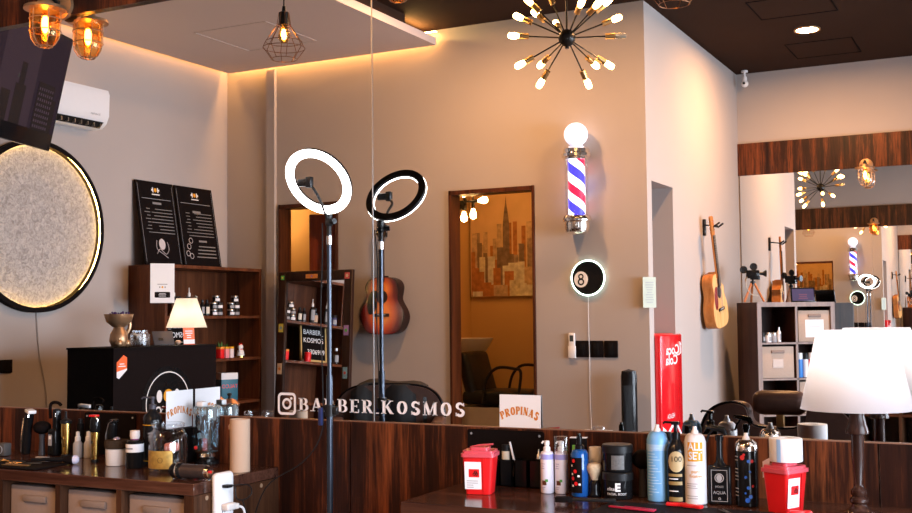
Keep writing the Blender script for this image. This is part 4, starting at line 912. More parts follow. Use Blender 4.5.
obj('paper_note', MB().span(-.085, .085, .170, .172, .04, .19), M_paper, bn); obj('note_print', bars(frame((0, .1725, .13), *FACE_BACK), .12, .09, 3, .9, .12, None, 'C'), M_label_grey, bn)
bin_(at_c(CW*.262, yb, e+2*.3048+.001), ca, 'beige cloth bin with label holder in the cube shelf, below the bottles', 'beige bins in the cube shelf')
bin_(at_c(CW*.745, yb, e+.3048+.001), ca, 'beige cloth bin low in the right column of the cube shelf', 'beige bins in the cube shelf')
for j, (x, h, r, m, nm) in enumerate(((.075, .085, .020, M_black, 'dark jar at the left of the top left cube'), (.125, .085, .026, M_paper, 'white and grey jar in the top left cube'), (.175, .085, .026, M_label_grey, 'grey jar in the top left cube beside the tall white bottle'), (.225, .13, .017, M_white, 'tall white bottle in the top left cube'))):
    p = at_c(x, -.06, z3); bottle('product_bottle', p[0], p[1], p[2], r, h, nm, 'jar' if j < 3 else 'bottle', m, M_steel if j else M_black, M_label_grey if j != 2 else None, 'products in the top left cube')
for j, (x, m, nm) in enumerate(((.42, mat('bright_blue', (.03, .20, .60), .4), 'blue spray can standing in the cube under the papered bin'), (.475, M_white, 'white spray can beside the blue one in the cube shelf'), (.53, M_red, 'red spray can in the cube shelf next to the white one'))):
    p = at_c(x, -.08, e+2*.3048+.001); bottle('spray_can', p[0], p[1], p[2], .026, .21, nm, 'jar', m, M_white if j != 1 else M_black, None, 'spray cans in the cube shelf')
# toy film camera on tripod, tablet
p = at_c(.05, -.17, CH)
t = thing('toy_film_camera', 'model of an old film camera with two reels on wooden tripod', 'camera', (p[0], p[1], CH+.001), ca+.3)
for k in range(3):
    a = .5+2*PI*k/3; obj('leg', MB().tube([(.015*math.cos(a), .015*math.sin(a), .165), (.095*math.cos(a), .095*math.sin(a), .006)], .010, 8), mat('orange_wood', (.42, .15, .05), .4), t)
obj('tripod_head', MB().cyl(.022, .155, .185, n=16).cyl(.010, .18, .20, n=12), M_black, t)
bd = obj('body', MB().rbox((-.0, 0, .245), (.11, .05, .07), .006).rbox((.02, 0, .212), (.08, .045, .03), .004), M_blackg, t)
for s in (-.075, .01): obj('film_reel', MB().torus(.026, .007, (0, 0, 0), 24, 8, Matrix.Translation((s, .0, .31 if s > 0 else .285)) @ Matrix.Rotation(PI/2, 4, 'X')).cyl(.009, -.008, .008, n=12, M=Matrix.Translation((s, 0, .31 if s > 0 else .285)) @ Matrix.Rotation(PI/2, 4, 'X')).cyl(.024, -.002, .002, n=20, M=Matrix.Translation((s, 0, .31 if s > 0 else .285)) @ Matrix.Rotation(PI/2, 4, 'X')), M_black, bd)
obj('lens', MB().cyl(.014, .05, .085, n=16, M=Matrix.Translation((0, 0, .25)) @ Matrix.Rotation(PI/2, 4, 'Y')).cyl(.014, .085, .115, n=16, r1=.032, M=Matrix.Translation((0, 0, .25)) @ Matrix.Rotation(PI/2, 4, 'Y')), M_black, bd)
obj('strap', MB().tube([(-.05, .02, .22), (-.06, .03, .14), (-.02, .04, .07), (.04, .04, .06)], .004, 6, smooth=4), mat('grey_strap', (.4, .38, .34), .7), t)
obj('crank', MB().tube([(-.05, .03, .22), (-.07, .05, .2), (-.07, .07, .18)], .004, 6), M_brass, bd)
p = at_c(.50, -.13, CH)
t = thing('display_tablet', 'black tablet showing a dim purple picture on top of cube shelf', 'tablet', (p[0], p[1], CH+.001), ca+.25)
Mt = Matrix.Rotation(math.radians(10), 4, 'X') @ frame((0, 0, .065), *FACE_BACK)
obj('case', MB().rbox((0, 0, -.008), (.21, .13, .014), .004, 2, Mt), M_blackg, t)
obj('screen', quad(Mt, .185, .105, .0003), mat('tablet_screen', (.02, .02, .03), .2, emit=(.05, .035, .08), es=1.2, vary=.3, scale=20), t, False)
obj('picture_figures', bars(Mt @ Matrix.Translation((0, -.015, .0004)), .12, .05, 3, .9, .6, None, 'C', 4), mat('screen_figures', (.02, .02, .03), .2, emit=(.16, .06, .10), es=1, vary=0), t, False)
obj('stand', MB().span(-.05, .05, -.11, .0, 0, .006), M_black, t)

# ------------------------------------------------------------------ barber chairs
def barber_chair(loc, rz, label, headrest=True, cape=False, k=1.0):
    t = thing('barber_chair', label, 'chair', loc, rz, 'brown leather barber chairs')
    # chair faces local +y (towards the front mirror)
    obj('foot_plate', MB().lathe([(0, 0), (.34, 0), (.34, .02), (.10, .045), (0, .045)], n=40), M_chrome, t)
    obj('pump_column', MB().cyl(.07, .04, .22, n=24).cyl(.045, .22, .34, n=24), M_chrome, t)
    obj('seat', MB().rbox((0, .02, .40), (.54, .52, .13), .05, 4), M_leather, t)
    prof = [(-.29, .0), (.29, .0), (.335, .10), (.34, .20), (.30, .30), (.22, .345), (.14, .33), (.10, .24), (-.10, .24), (-.14, .33), (-.22, .345), (-.30, .30), (-.34, .20), (-.335, .10)]
    if not headrest: prof = [(-.29, 0), (.29, 0), (.335, .12), (.33, .23), (.27, .32), (.14, .36), (-.14, .36), (-.27, .32), (-.33, .23), (-.335, .12)]
    P = catmull([Vector((a*(1.08 if headrest else 1), c, 0)) for a, c in prof], 5, True)
    Mb = frame((0, -.22, .43), *FACE_BACK)
    O = [(p_.x, p_.y) for p_ in P]
    m = MB(); m.prism([(x*.97, y*.985) for x, y in O], .065, .085, Mb, 1); m.prism(O, -.055, .065, Mb)
    obj('backrest', m, M_leather, t)
    obj('piping', MB().tube([Mb @ Vector((x*1.0, y, .067)) for x, y in O], .007, 6, True), M_blackg, t)
    if headrest:
        obj('headrest', MB().rbox((0, -.225, .775), (.255, .105, .115), .045, 4), M_leather, t)
        obj('headrest_bracket', MB().rbox((0, -.235, .71), (.035, .03, .10), .003), M_brass, t)
    for s in (-1, 1):
        obj('armrest', MB().rbox((s*.31, .03, .575), (.075, .40, .05), .022, 3), M_leather, t)
        obj('arm_support', MB().tube([(s*.31, -.12, .56), (s*.31, -.10, .40), (s*.25, .0, .37)], .014, 8, smooth=3), M_chrome, t)
    obj('footrest', MB().rbox((0, .50, .16), (.36, .12, .03), .01).tube([(-.12, .26, .36), (-.12, .46, .17)], .012).tube([(.12, .26, .36), (.12, .46, .17)], .012), M_chrome, t)
    return t
barber_chair((-1.075, -1.80, 0), 0, 'dark brown barber chair with padded headrest, before the cube shelf')
barber_chair((-3.42, -2.30, 0), math.radians(-25), 'dark brown barber chair covered by a black cape, seen behind the lettering', headrest=False)
b = MB(); n = 14; vs = []
for i in range(n+1):
    for j in range(11):
        u = i/n; v = j/10; x = (v-.5)*.46; 
        if u < .5: q = u/.5; y = -.30-.02*math.sin(9*v); z = .50+.31*q-(abs(v-.5)*2)**3*.05
        else: q = (u-.5)/.5; y = -.30+.18*min(1, q*3)+.02*math.sin(11*v+1); z = .815-.30*max(0, q-.25)/.75-(abs(v-.5)*2)**3*.05+.012*math.sin(8*v)
        vs.append((x, y, z))
b.add(vs, [(i*11+j, i*11+j+1, (i+1)*11+j+1, (i+1)*11+j) for i in range(n) for j in range(10)], RZ(math.radians(-25), (-3.42, -2.30, 0)))
cp = tag(obj('barber_cape', b, mat('black_cape_cloth', (.012, .012, .013), .55, vary=.3, scale=8, bump=.4)), 'black barber cape draped over the back of the chair', 'cape')
sm = cp.modifiers.new('thick', 'SOLIDIFY'); sm.thickness = .008

# ------------------------------------------------------------------ counters
ZT = .65
def counter(x0, x1, y1, cells, label, name='cube_counter', yb=-.014, flip=1):
    t = thing(name, label, 'counter', (x0, yb, 0)); W = x1-x0; D = abs(y1-yb); s = -flip
    obj('counter_top', MB().rbox((W/2, s*D/2, ZT-.02), (W, D, .04), .002, 1), M_top, t)
    obj('side_panel', MB().span(0, .042, 0, s*(D-.001), 0, ZT-.041), M_side, t); obj('side_panel', MB().span(W-.042, W, 0, s*(D-.001), 0, ZT-.041), M_side, t)
    obj('bottom_panel', MB().span(.043, W-.043, 0, s*(D-.002), 0, .04), M_edge, t); obj('middle_shelf', MB().span(.043, W-.043, s*.01, s*(D-.004), .315, .335), M_edge, t)
    obj('back_panel', MB().span(.043, W-.043, 0, s*.01, .04, ZT-.041), M_darkwood, t)
    cw = (W-.084)/cells
    for k in range(1, cells): obj('divider', MB().span(.042+k*cw-.012, .042+k*cw+.012, s*.01, s*(D-.002), .041, ZT-.041), M_side, t)
    return t, cw
lc, cw = counter(-4.05, -2.50, -.485, 5, 'walnut cube counter at the left, with cloth bins below its top')
for x_, y_ in ((-2.4992, -.42), (-2.4992, -.12)): o = obj('screw_cover', MB().cyl(.008, 0, .0015, n=14, M=frame((x_+4.05, y_+.014, .595), *FACE_RIGHT)), mat('cover_cap', (.30, .19, .12), .5), lc)
for k in range(5):
    nm = ['farthest left', 'second from the left', 'middle', 'under the shaver and cologne', 'under the glass jar, nearest the power strip'][k]
    bin_(( -4.05+.042+cw*(k+.5), -.28, .336), PI, f'beige cloth bin in the left counter, {nm}', 'cloth bins in the left counter', True, False, cw-.03, .255)
counter(-1.69, .25, -.505, 6, 'walnut counter at the right, carrying bottles, lamp and red containers')
t, _ = counter(-1.35, .25, -6.68, 5, 'walnut counter against the far wall below the far mirror', 'cube_counter', -7.178, -1)

def on_l(x, y): return (x, y, ZT+.001)
# dark mounting plates on the wainscot
def plate(x0, x1, z0, z1, label):
    t = thing('magnetic_plate', label, 'plate', ((x0+x1)/2, -.0125, z0), 0, 'black plates on the wood panel')
    M_ = frame((0, -.0, (z1-z0)/2), *FACE_M1); A = rring((x1-x0)/2, .012, 0); hh = (z1-z0)/(x1-x0)
    obj('plate', MB().prism([(x, y*hh) for x, y in A], 0, .006, M_), M_blackm, t)
    for sx in (-1, 1): obj('screw', MB().cyl(.004, .006, .0075, (sx*((x1-x0)/2-.015), (z1-z0)/2-.015, 0), 10, M_), M_label_grey, t)
plate(-1.71, -1.43, ZT+.004, .820, 'black plate on the wood panel behind the right red container')
plate(-3.478, -3.20, ZT+.004, .822, 'black plate on the wood panel behind the gold trimmers')

def can(name, label, x, y, r, h, body, prof, capprof, capm, extras=(), group=None):
    t = thing(name, label, name.split('_')[-1], on_l(x, y), 0, group)
    obj('body', MB().lathe(prof, n=32), body, t); obj('cap', MB().lathe(capprof, n=20), capm, t)
    return t
# --- right counter, left to right
def sharps(x, y, label, s=1.0, rz=0.0, arm=True):
    t = thing('sharps_container', label, 'container', on_l(x, y), rz, 'red sharps containers')
    A = [(-.040, -.036), (.040, -.036), (.040, .036), (-.040, .036)]
    def rr(w, h, r, n=4):
        o = []
        for sx, sy, a0 in ((1, 1, 0), (-1, 1, 90), (-1, -1, 180), (1, -1, 270)):
            for k in range(n+1): a = math.radians(a0+90*k/n); o.append((sx*(w-r)+r*math.cos(a), sy*(h-r)+r*math.sin(a)))
        return o
    k = s
    bd = MB(); lo = rr(.042*k, .038*k, .010); hi = rr(.052*k, .047*k, .011); n = len(lo)
    bd.add([(x_, y_, 0) for x_, y_ in lo]+[(x_, y_, .122*k) for x_, y_ in hi], [tuple(range(n))[::-1], tuple(range(n, 2*n))]+[(i, (i+1) % n, n+(i+1) % n, n+i) for i in range(n)])
    obj('tub', bd, M_red, t)
    ld = MB(); ld.prism(rr(.057*k, .052*k, .012), .122*k, .134*k); ld.prism(rr(.052*k, .046*k, .012), .134*k, .142*k); ld.prism(rr(.032*k, .028*k, .01), .142*k, .152*k)
    ldo = obj('lid', ld, M_redlid, t, label='translucent pinkish red lid')
    if arm: obj('lid_lever', MB().tube([(-.03, 0, .15*k), (.0, -.01, .158*k), (.045, -.02, .163*k)], .003, 6), M_redlid, ldo)
    obj('front_ridge', MB().prism([(-.004, 0), (.004, 0), (.005, .12*k), (-.005, .12*k)], 0, .002, Matrix.Translation((.021, -.0385*k, 0)) @ RX(math.radians(90+4.2))), M_red, t)
    tilt = math.radians(4.2)
    Ml_ = RX(tilt, (-.016*k, -.0425*k, .062*k)) @ frame((0, 0, 0), *FACE_M1)
    lb = obj('label', quad(Ml_, .056*k, .090*k, .0009), M_paper, t, False, label='white warning label')
    q = MB(); q.add([(-.013, -.005, .0014), (.020, -.005, .0014), (.020, .020, .0014), (-.013, .020, .0014)], [(0, 1, 2, 3)], Ml_)
    obj('warning_panel', q, M_red, lb, False)
    bz = MB()
    for j in range(3):
        a = PI/2+2*PI*j/3; bz.torus(.0038, .0010, (.008+.0042*math.cos(a), .0065+.0042*math.sin(a), .0018), 14, 4, Ml_, .3)
    bz.torus(.0042, .0006, (.008, .0065, .0018), 14, 4, Ml_, .3)
    obj('biohazard_mark', bz, M_black, lb); obj('print', bars(Ml_ @ Matrix.Translation((0, -.028*k, .0008)), .040, .026, 4, .9, .3, None, 'L', 2), M_label_grey, lb, False)
    return t
sharps(-1.541, -.265, 'red sharps container with white biohazard label, at the left of the counter', .94, math.radians(14))
# desk organiser with pens
t = thing('desk_organizer', 'row of small black open boxes holding tools, behind the red container', 'organizer', on_l(-1.50, -.085))
for k in range(4):
    x = -.075+k*.052; bb = MB(); bb.span(x-.022, x+.022, -.030, -.027, 0, .085); bb.span(x-.022, x+.022, .027, .03, 0, .085); bb.span(x-.022, x-.019, -.03, .03, 0, .085); bb.span(x+.019, x+.022, -.03, .03, 0, .085); bb.span(x-.022, x+.022, -.03, .03, 0, .003)
    obj('pen_cup', bb, M_blackg, t)
tag(obj('white_pen', MB().tube([(-1.492, -.09, ZT+.03), (-1.515, -.10, ZT+.142)], .0035, 8), M_white), 'white pen leaning out of the black organizer boxes', 'pen')
t = thing('dropper', 'tiny steel-tipped dropper standing in the organizer near the lotions', 'dropper', (-1.420, -.085, ZT+.006))
obj('vial', MB().cyl(.012, 0, .085, n=14), M_glass, t); obj('tip', MB().lathe([(0, .085), (.008, .085), (.006, .098), (.003, .102), (.0015, .115), (0, .116)], n=12), M_steel, t)
t = thing('cream_jar', 'small dark jar with cream label beside the red container', 'jar', (-1.535, -.085, ZT+.006))
obj('body', MB().cyl(.014, 0, .125, n=16), M_black, t); obj('label', wrap(.014, .075, .105, -150, -20, mb=MB()), mat('cream_label', (.65, .6, .5), .6), t)
# lotions
for j, (x, y, clear) in enumerate(((-1.351, -.181, False), (-1.308, -.170, True))):
    t = thing('lotion_bottle', 'slim white lotion bottle with bare pump, nearest the organizer' if not clear else 'slim white lotion bottle under a clear cap, beside the bare one', 'bottle', on_l(x, y), 0, 'pair of white lotion bottles')
    r = .0205
    obj('body', MB().lathe([(0, 0), (r-.002, 0), (r, .003), (r, .120), (r-.002, .126), (.012, .129), (0, .129)], n=28), mat('lavender_white', (.76, .75, .86), .35), t)
    obj('lavender_band', wrap(r, .104, .120, -180, 180, 28), mat('lavender', (.35, .35, .75), .4), t)
    pm = obj('pump', MB().lathe([(0, .129), (.011, .129), (.011, .140), (.0065, .144), (.0085, .150), (.008, .160), (0, .162)], n=20).tube([(0, 0, .158), (-.012, -.004, .157), (-.0145, -.004, .152)], .003, 8), M_white, t)
    if clear: obj('clear_cap', MB().lathe([(.0215, .123), (.0215, .172), (.020, .174), (0, .174)], n=28), M_clearthin, t)
    obj('nut_print', wrap(r, .026, .040, -115, -75, 6), mat('brown_nut', (.10, .03, .015), .4), t); obj('leaf_print', wrap(r, .036, .044, -85, -62, 5, off=.0009), mat('leaf_print', (.08, .30, .06), .5), t)
    tx = MB(); [wrap(r, z, z+.0016, -125, -125+q, 6, mb=tx) for z, q in ((.090, 38), (.083, 30), (.076, 34), (.018, 40), (.013, 30))]
    obj('print', tx, mat('violet_print', (.3, .28, .5), .5), t)
# blue spray + dark box behind
t = thing('carton', 'dark slim box with green and yellow print behind the blue bottle', 'box', on_l(-1.272, -.115), .2)
obj('box', MB().rbox((0, 0, .083), (.052, .03, .165), .002), M_blackm, t); obj('green_print', quad(frame((-.008, -.0152, .12), *FACE_M1), .018, .05), mat('green_print', (.15, .35, .05), .5), t, False)
obj('white_edge', MB().span(-.025, .028, -.014, .012, .166, .168), M_white, t)
t = thing('blue_tonic_bottle', 'transparent blue tonic bottle with black spray cap and red spots', 'bottle', on_l(-1.237, -.197))
M_bluel = mat('blue_liquid', (.02, .16, .62), .1, trans=.5, vary=.1)
obj('body', MB().lathe([(0, 0), (.024, 0), (.0265, .004), (.0265, .128), (.022, .138), (.010, .144), (0, .144)], n=30), M_bluel, t)
lb = obj('label', wrap(.0265, .012, .118, -150, -55, 14), M_blackm, t)
rs = MB(); [rs.lathe([(0, 0), (.006, 0)], (0, 0, 0), 10, aim((.0272*math.cos(math.radians(a)), .0272*math.sin(math.radians(a)), z), (math.cos(math.radians(a)), math.sin(math.radians(a)), 0))) for a, z in ((-112, .108), (-100, .077), (-95, .04), (-118, .055))]
obj('red_spots', rs, M_red, lb); wp_ = MB(); [wrap(.0265, z, z+.006, a, a+14, 3, mb=wp_, off=.0011) for a, z in ((-135, .09), (-130, .065), (-125, .03), (-78, .035), (-84, .06))]; obj('white_print', wp_, M_paper, lb)
obj('spray_cap', MB().lathe([(0, .142), (.014, .142), (.014, .152), (.009, .155), (.009, .178), (.0055, .181), (.005, .188), (0, .188)], n=20), M_blackg, t)
obj('dip_tube', MB().cyl(.0045, .006, .142, n=8), M_black, t)
# shaving brush and white-capped bottle
t = thing('shaving_brush', 'shaving brush with pale bristles up and black handle', 'brush', on_l(-1.192, -.190))
obj('handle', MB().lathe([(0, 0), (.017, 0), (.020, .006), (.016, .022), (.0175, .036), (.013, .046), (.010, .050), (0, .050)], n=24), M_blackg, t)
obj('bristles', MB().lathe([(0, .05), (.010, .050), (.014, .062), (.0225, .080), (.0235, .090), (.019, .099), (0, .103)], n=28), mat('badger_hair', (.66, .53, .36), .9, vary=.25, scale=120, bump=.6), t)
t = thing('white_capped_bottle', 'small greenish bottle with tall white cap behind the shaving brush', 'bottle', on_l(-1.215, -.120))
obj('body', MB().cyl(.019, 0, .094, n=24), mat('grey_green_plastic', (.25, .30, .24), .3), t); obj('cap', MB().lathe([(0, .094), (.0195, .094), (.0195, .138), (.018, .141), (0, .141)], n=24), M_white, t)
# two tubs stacked
def tub(z, label, letters):
    t = thing('wax_tub', label, 'tub', (-1.120, -.185, z), 0, 'stacked black wax tubs'); r = .0455
    obj('body', MB().lathe([(0, 0), (r-.004, 0), (r-.001, .004), (r-.001, .056), (0, .056)], n=40), M_blackg, t)
    obj('lid', MB().lathe([(0, .056), (r+.001, .056), (r+.001, .076), (r-.002, .0795), (0, .0795)], n=40), M_black, t)
    if letters:
        obj('label', wtext('E', .032, r, .036, -72, bold=.0015), M_paper, t)
        tm = wtext('elite', .015, r, .032, -98); wtext('FACIAL BODY', .0095, r, .017, -76, mb=tm); obj('small_label', tm, M_paper, t)
    else: obj('label', wrap(r-.001, .008, .05, -95, -45, 10), mat('grey_small_print', (.12, .12, .12), .5, vary=.6, scale=160), t)
tub(ZT+.001, 'black wax tub with white letter E, under the other tub', True); tub(ZT+.082, 'black tub with fine grey print, stacked on the lettered tub', False)
t = thing('neck_duster', 'round black neck duster standing between the tubs and blue can', 'brush', on_l(-1.058, -.135))
obj('handle', MB().lathe([(0, 0), (.013, 0), (.012, .03), (.009, .07), (.012, .085), (0, .085)], n=20), mat('dark_grey_plastic', (.05, .05, .06), .3), t)
obj('bristles', MB().ball(.032, (0, 0, .112), 24, sz=.92), M_blackm, t)
# aerosol cans
def aerosol(x, y, r, h, bodym, label, capm=M_white, name='aerosol_can', group='spray cans on the right counter'):
    t = thing(name, label, 'spray can', on_l(x, y), 0, group)
    obj('body', MB().lathe([(0, 0), (r-.003, 0), (r, .003), (r, h*.80), (r*.86, h*.87), (r*.62, h*.905), (r*.5, h*.91), (0, h*.91)], n=36), bodym, t)
    obj('nozzle', MB().lathe([(0, h*.905), (.011, h*.905), (.010, h*.94), (.0065, h*.96), (.006, h), (0, h)], n=16), capm, t)
    return t
t = aerosol(-.994, -.188, .0315, .224, mat('sky_blue_paint', (.17, .42, .74), .35), 'light blue aerosol can with white nozzle on the right counter')
tx = MB(); [wrap(.0315, z, z+.0022, -135, -135+q, 8, mb=tx) for z, q in [(.02+k*.0085, 30+((k*37) % 50)) for k in range(17)]]
obj('print', tx, mat('pale_blue_print', (.45, .66, .88), .5), t); obj('band', wrap(.0315, .150, .168, -180, 180, 30), mat('paler_blue', (.36, .56, .82), .4), t)
t = thing('gold_label_bottle', 'black pump bottle with round gold label between two spray cans', 'bottle', on_l(-.9345, -.200))
r = .0285
obj('body', MB().lathe([(0, 0), (r-.002, 0), (r, .003), (r, .150), (r*.9, .163), (.016, .178), (.012, .186), (0, .186)], n=36), M_blackg, t)
lbm = MB(); nn = 20
vs = []
for i in range(nn+1):
    a = -1.31+( i/nn-.5)*1.7; hh = .030*math.sqrt(max(0, 1-((i/nn-.5)*2)**2)); vs += [((r+.0008)*math.cos(a), (r+.0008)*math.sin(a), .122-hh), ((r+.0008)*math.cos(a), (r+.0008)*math.sin(a), .122+hh)]
lbm.add(vs, [(2*i, 2*i+2, 2*i+3, 2*i+1) for i in range(nn)])
g_ = obj('label', lbm, mat('gold_paper', (.50, .38, .20), .4), t); obj('label_lettering', wtext('100', .022, r, .129, -75, off=.0016), M_black, g_)
[obj('gold_band', wrap(r, z, z+th, -125, -40, 8), mat('dull_gold', (.33, .22, .08), .4), t) for z, th in ((.079, .008), (.055, .010), (.008, .012))]
tx = MB(); [wrap(r, z, z+.003, -120, -65, 8, mb=tx) for z in (.071, .036)]; obj('print', tx, M_paper, t)
obj('pump', MB().lathe([(0, .184), (.013, .184), (.013, .203), (.006, .206), (.006, .226), (0, .226)], n=18).rbox((-.0, .0, .231), (.024, .018, .010), .003).tube([(.0, 0, .232), (-.030, -.010, .234), (-.034, -.011, .229)], .0035, 8), M_blackg, t)
t = thing('cobalt_bottle', 'cobalt blue bottle half hidden behind the gold label bottle', 'bottle', on_l(-.985, -.110))
obj('body', MB().lathe([(0, 0), (.024, 0), (.024, .15), (.012, .17), (0, .17)], n=24), mat('cobalt', (.01, .08, .32), .2), t); obj('cap', MB().cyl(.011, .17, .195, n=16), M_black, t)
t = aerosol(-.880, -.193, .0315, .223, mat('off_white_paint', (.74, .72, .74), .35), 'white aerosol can with yellow square reading ALL SET')
r = .0315
yl = obj('label', wrap(r, .125, .180, -116, -34, 14), M_yellow, t, label='yellow square label')
tm = wtext('ALL', .031, r, .1665, -75, .80, .0008); wtext('SET', .031, r, .1400, -75, .80, .0008, tm); obj('lettering', tm, M_paper, yl)
tm = wtext('pure', .014, r, .096, -72); wtext('fixative', .013, r, .083, -72, mb=tm); obj('orange_script', tm, M_yellow, t)
tx = MB(); [wrap(r, z, z+.0018, -125, -125+q, 8, mb=tx) for z, q in ((.112, 60), (.060, 64), (.054, 50), (.048, 60), (.025, 62), (.018, 62))]; obj('print', tx, M_label_grey, t)
# square flask with trigger
t = thing('trigger_flask', 'square black flask with long neck and black trigger sprayer', 'bottle', on_l(-.814, -.172), math.radians(6))
obj('body', MB().rbox((0, 0, .056), (.066, .034, .112), .006, 3), M_blackg, t)
obj('neck', MB().lathe([(0, .108), (.022, .110), (.012, .122), (.0095, .14), (.0085, .185), (0, .185)], n=20), M_blackg, t)
Ml_ = frame((0, -.0178, .055), *FACE_M1)
lb = MB(); A = [(-.023, -.045), (.023, -.045), (.023, .045), (-.023, .045)]; B = [(x*.94, y*.97) for x, y in A]
lb.add([(x, y, .0004) for x, y in A]+[(x, y, .0004) for x, y in B], [(k, (k+1) % 4, 4+(k+1) % 4, 4+k) for k in range(4)], Ml_)
lb.lathe([(0, .0006), (.008, .0006)], (0, .022, 0), 14, Ml_, sy=1.3); lb.torus(.012, .0012, (0, .022, 0), 20, 4, Ml_, .3)
text_mb('HOLD', .0085, Ml_ @ Matrix.Translation((0, -.003, 0)), mb=lb); text_mb('AQUA', .0125, Ml_ @ Matrix.Translation((0, -.020, 0)), mb=lb); lb.torus(.003, .0008, (0, -.037, 0), 12, 4, Ml_, .3)
obj('label', lb, mat('grey_white_ink', (.42, .42, .44), .5), t)
obj('trigger_head', MB().lathe([(0, .183), (.012, .183), (.012, .196), (.008, .2), (0, .2)], n=18).tube([(.020, 0, .200), (.010, 0, .214), (-.012, 0, .218), (-.040, 0, .222)], [.006, .0095, .0085, .005], 10).tube([(-.018, 0, .214), (-.030, 0, .198), (-.036, 0, .178)], .0035, 8), M_blackg, t)
t = aerosol(-.738, -.168, .0325, .207, M_blackg, 'black aerosol can with silver shoulder and red and blue splashes')
r = .0325
obj('shoulder', MB().lathe([(r+.0006, .158), (r+.0008, .166), (r*.9, .180), (r*.62, .1885)], n=36), M_chrome, t)
for nm_, m_, spots in (('blue_splashes', mat('splash_blue', (.02, .12, .55), .4), ((-75, .02, .007), (-70, .055, .005), (-82, .085, .004), (-62, .10, .004), (-68, .13, .005), (-85, .04, .003), (-60, .03, .006))), ('red_splashes', mat('splash_red', (.6, .03, .03), .4), ((-98, .14, .007), (-50, .13, .005), (-48, .06, .004), (-90, .148, .004))), ('print', M_label_grey, ())):
    q = MB(); [q.lathe([(0, 0), (s_, 0)], (0, 0, 0), 9, aim(((r+.0006)*math.cos(math.radians(a)), (r+.0006)*math.sin(math.radians(a)), z), (math.cos(math.radians(a)), math.sin(math.radians(a)), 0))) for a, z, s_ in spots]
    if not spots: [wrap(r, z, z+.003, -150, -122, 6, mb=q) for z in (.03, .04, .05, .075, .085, .095, .105, .13, .14)]
    obj(nm_, q, m_, t)
sharps(-.622, -.215, 'red sharps container with a white paper roll on it, beside the lamp', .90, math.radians(64), False)
t = thing('paper_roll', 'white neck paper roll with blue stripe, standing on a red container', 'paper roll', (-.618, -.213, ZT+.1395))
obj('roll', MB().lathe([(.018, 0), (.044, 0), (.045, .002), (.045, .062), (.044, .064), (.018, .064), (.018, 0)], n=40), M_paper, t)
obj('stripe', wrap(.045, .001, .063, -112, -97, 5), mat('pale_blue_stripe', (.30, .50, .80), .6), t)
obj('loose_end', MB().add([(-.04, -.02, .01), (-.065, .0, -.005), (-.065, .0, -.05), (-.045, -.02, -.04)], [(0, 1, 2, 3)]), mat('pink_tinted_paper', (.72, .62, .70), .7), t, False)
# table lamp
t = thing('table_lamp', 'table lamp with white shade on turned dark wood stem', 'table lamp', on_l(-.424, -.240))
obj('lamp_base', MB().lathe([(0, 0), (.062, 0), (.066, .006), (.060, .014), (.035, .020), (.022, .030), (.019, .038), (.024, .044), (.024, .052), (.017, .058), (.021, .064), (.0215, .074), (.013, .082), (.010, .092), (.0165, .160), (.0165, .218), (.017, .222), (.0295, .225), (.030, .233), (.024, .25), (.0195, .272), (.021, .29), (.023, .302), (0, .302)], n=36), M_turned, t)
obj('lamp_shade', MB().lathe([(.146, .290), (.1445, .293), (.098, .502)], n=60), shade_mat('white_shade', (.60, .59, .64), .55), t)
obj('shade_spider', MB().tube([(-.096, 0, .494), (.096, 0, .494)], .002, 6).tube([(0, -.096, .494), (0, .096, .494)], .002, 6).cyl(.004, .30, .50, n=8), M_brass, t)
obj('bulb', MB().ball(.028, (0, 0, .375), 16, sz=1.15), M_lampbulb, t); point('lamp_light', (0, .0, .44), 1.6, (1, .86, .74), .03, t)
# mat with tools
t = thing('rubber_mat', 'black rubber work mat under combs and scissors, before the spray bottles', 'mat', on_l(-.845, -.385))
obj('mat', MB().rbox((0, 0, .003), (.52, .21, .006), .002, 1), mat('dimpled_black_rubber', (.014, .012, .014), .6, vary=.3, scale=200, bump=.8), t)
ZM = ZT+.0085
b = MB().rbox((0, 0, .003), (.14, .012, .005), .001)
for k in range(16): b.span(-.03+k*.0062, -.0275+k*.0062, .006, .022, .001, .005)
t = tag(obj('red_comb', b, mat('red_violet_comb', (.45, .02, .06), .3)), 'red comb lying on the black mat', 'comb'); t.location = (-1.005, -.405, ZM); t.rotation_euler = (0, 0, -.18)
b = MB(); b.rbox((0, 0, .006), (.040, .016, .010), .003); b.rbox((.028, .0, .006), (.020, .022, .010), .003)
o1 = tag(obj('red_clip', b, M_red), 'small red hair clip on the mat, below the gold label bottle', 'clip', 'red hair clips'); o1.location = (-.915, -.305, ZM); o1.rotation_euler = (0, 0, .1)
for p_, a_, l_ in (((-.865, -.315, ZM), -.2, 'small red hair clip on the mat, below the white ALL SET can'), ((-.575, -.300, ZM), .4, 'small red hair clip at the foot of the red container')):
    c_ = o1.copy(); C.objects.link(c_); c_.location = p_; c_.rotation_euler = (0, 0, a_); c_['label'] = l_
t = thing('flat_brush', 'black flat brush with tapered head lying across the mat edge', 'brush', (-1.15, -.345, ZM), math.radians(12))
obj('handle', MB().rbox((-.0, 0, .008), (.15, .016, .010), .004), M_black, t); obj('bristles', MB().prism([(-.10, -.012), (-.075, -.018), (-.05, -.008), (-.05, .008), (-.075, .018), (-.10, .012)], .0, .014), M_blackm, t)
def scissors(loc, rz, label):
    t = thing('scissors', label, 'scissors', loc, rz)
    for s in (-1, 1):
        bl = obj('blade', MB().prism([(0, -.004), (.075, -.001), (.075, .0), (0, .004)], .002, .004, RZ(s*.08)), M_steel, t)
        obj('handle', MB().tube([(0, 0, .003), (-.03, s*.008, .003)], .0025, 6).torus(.012, .0025, (-.045, s*.014, .003), 18, 6), M_brass, t)
scissors((-.735, -.375, ZM), 2.2, 'small scissors lying on the black mat before the flask')
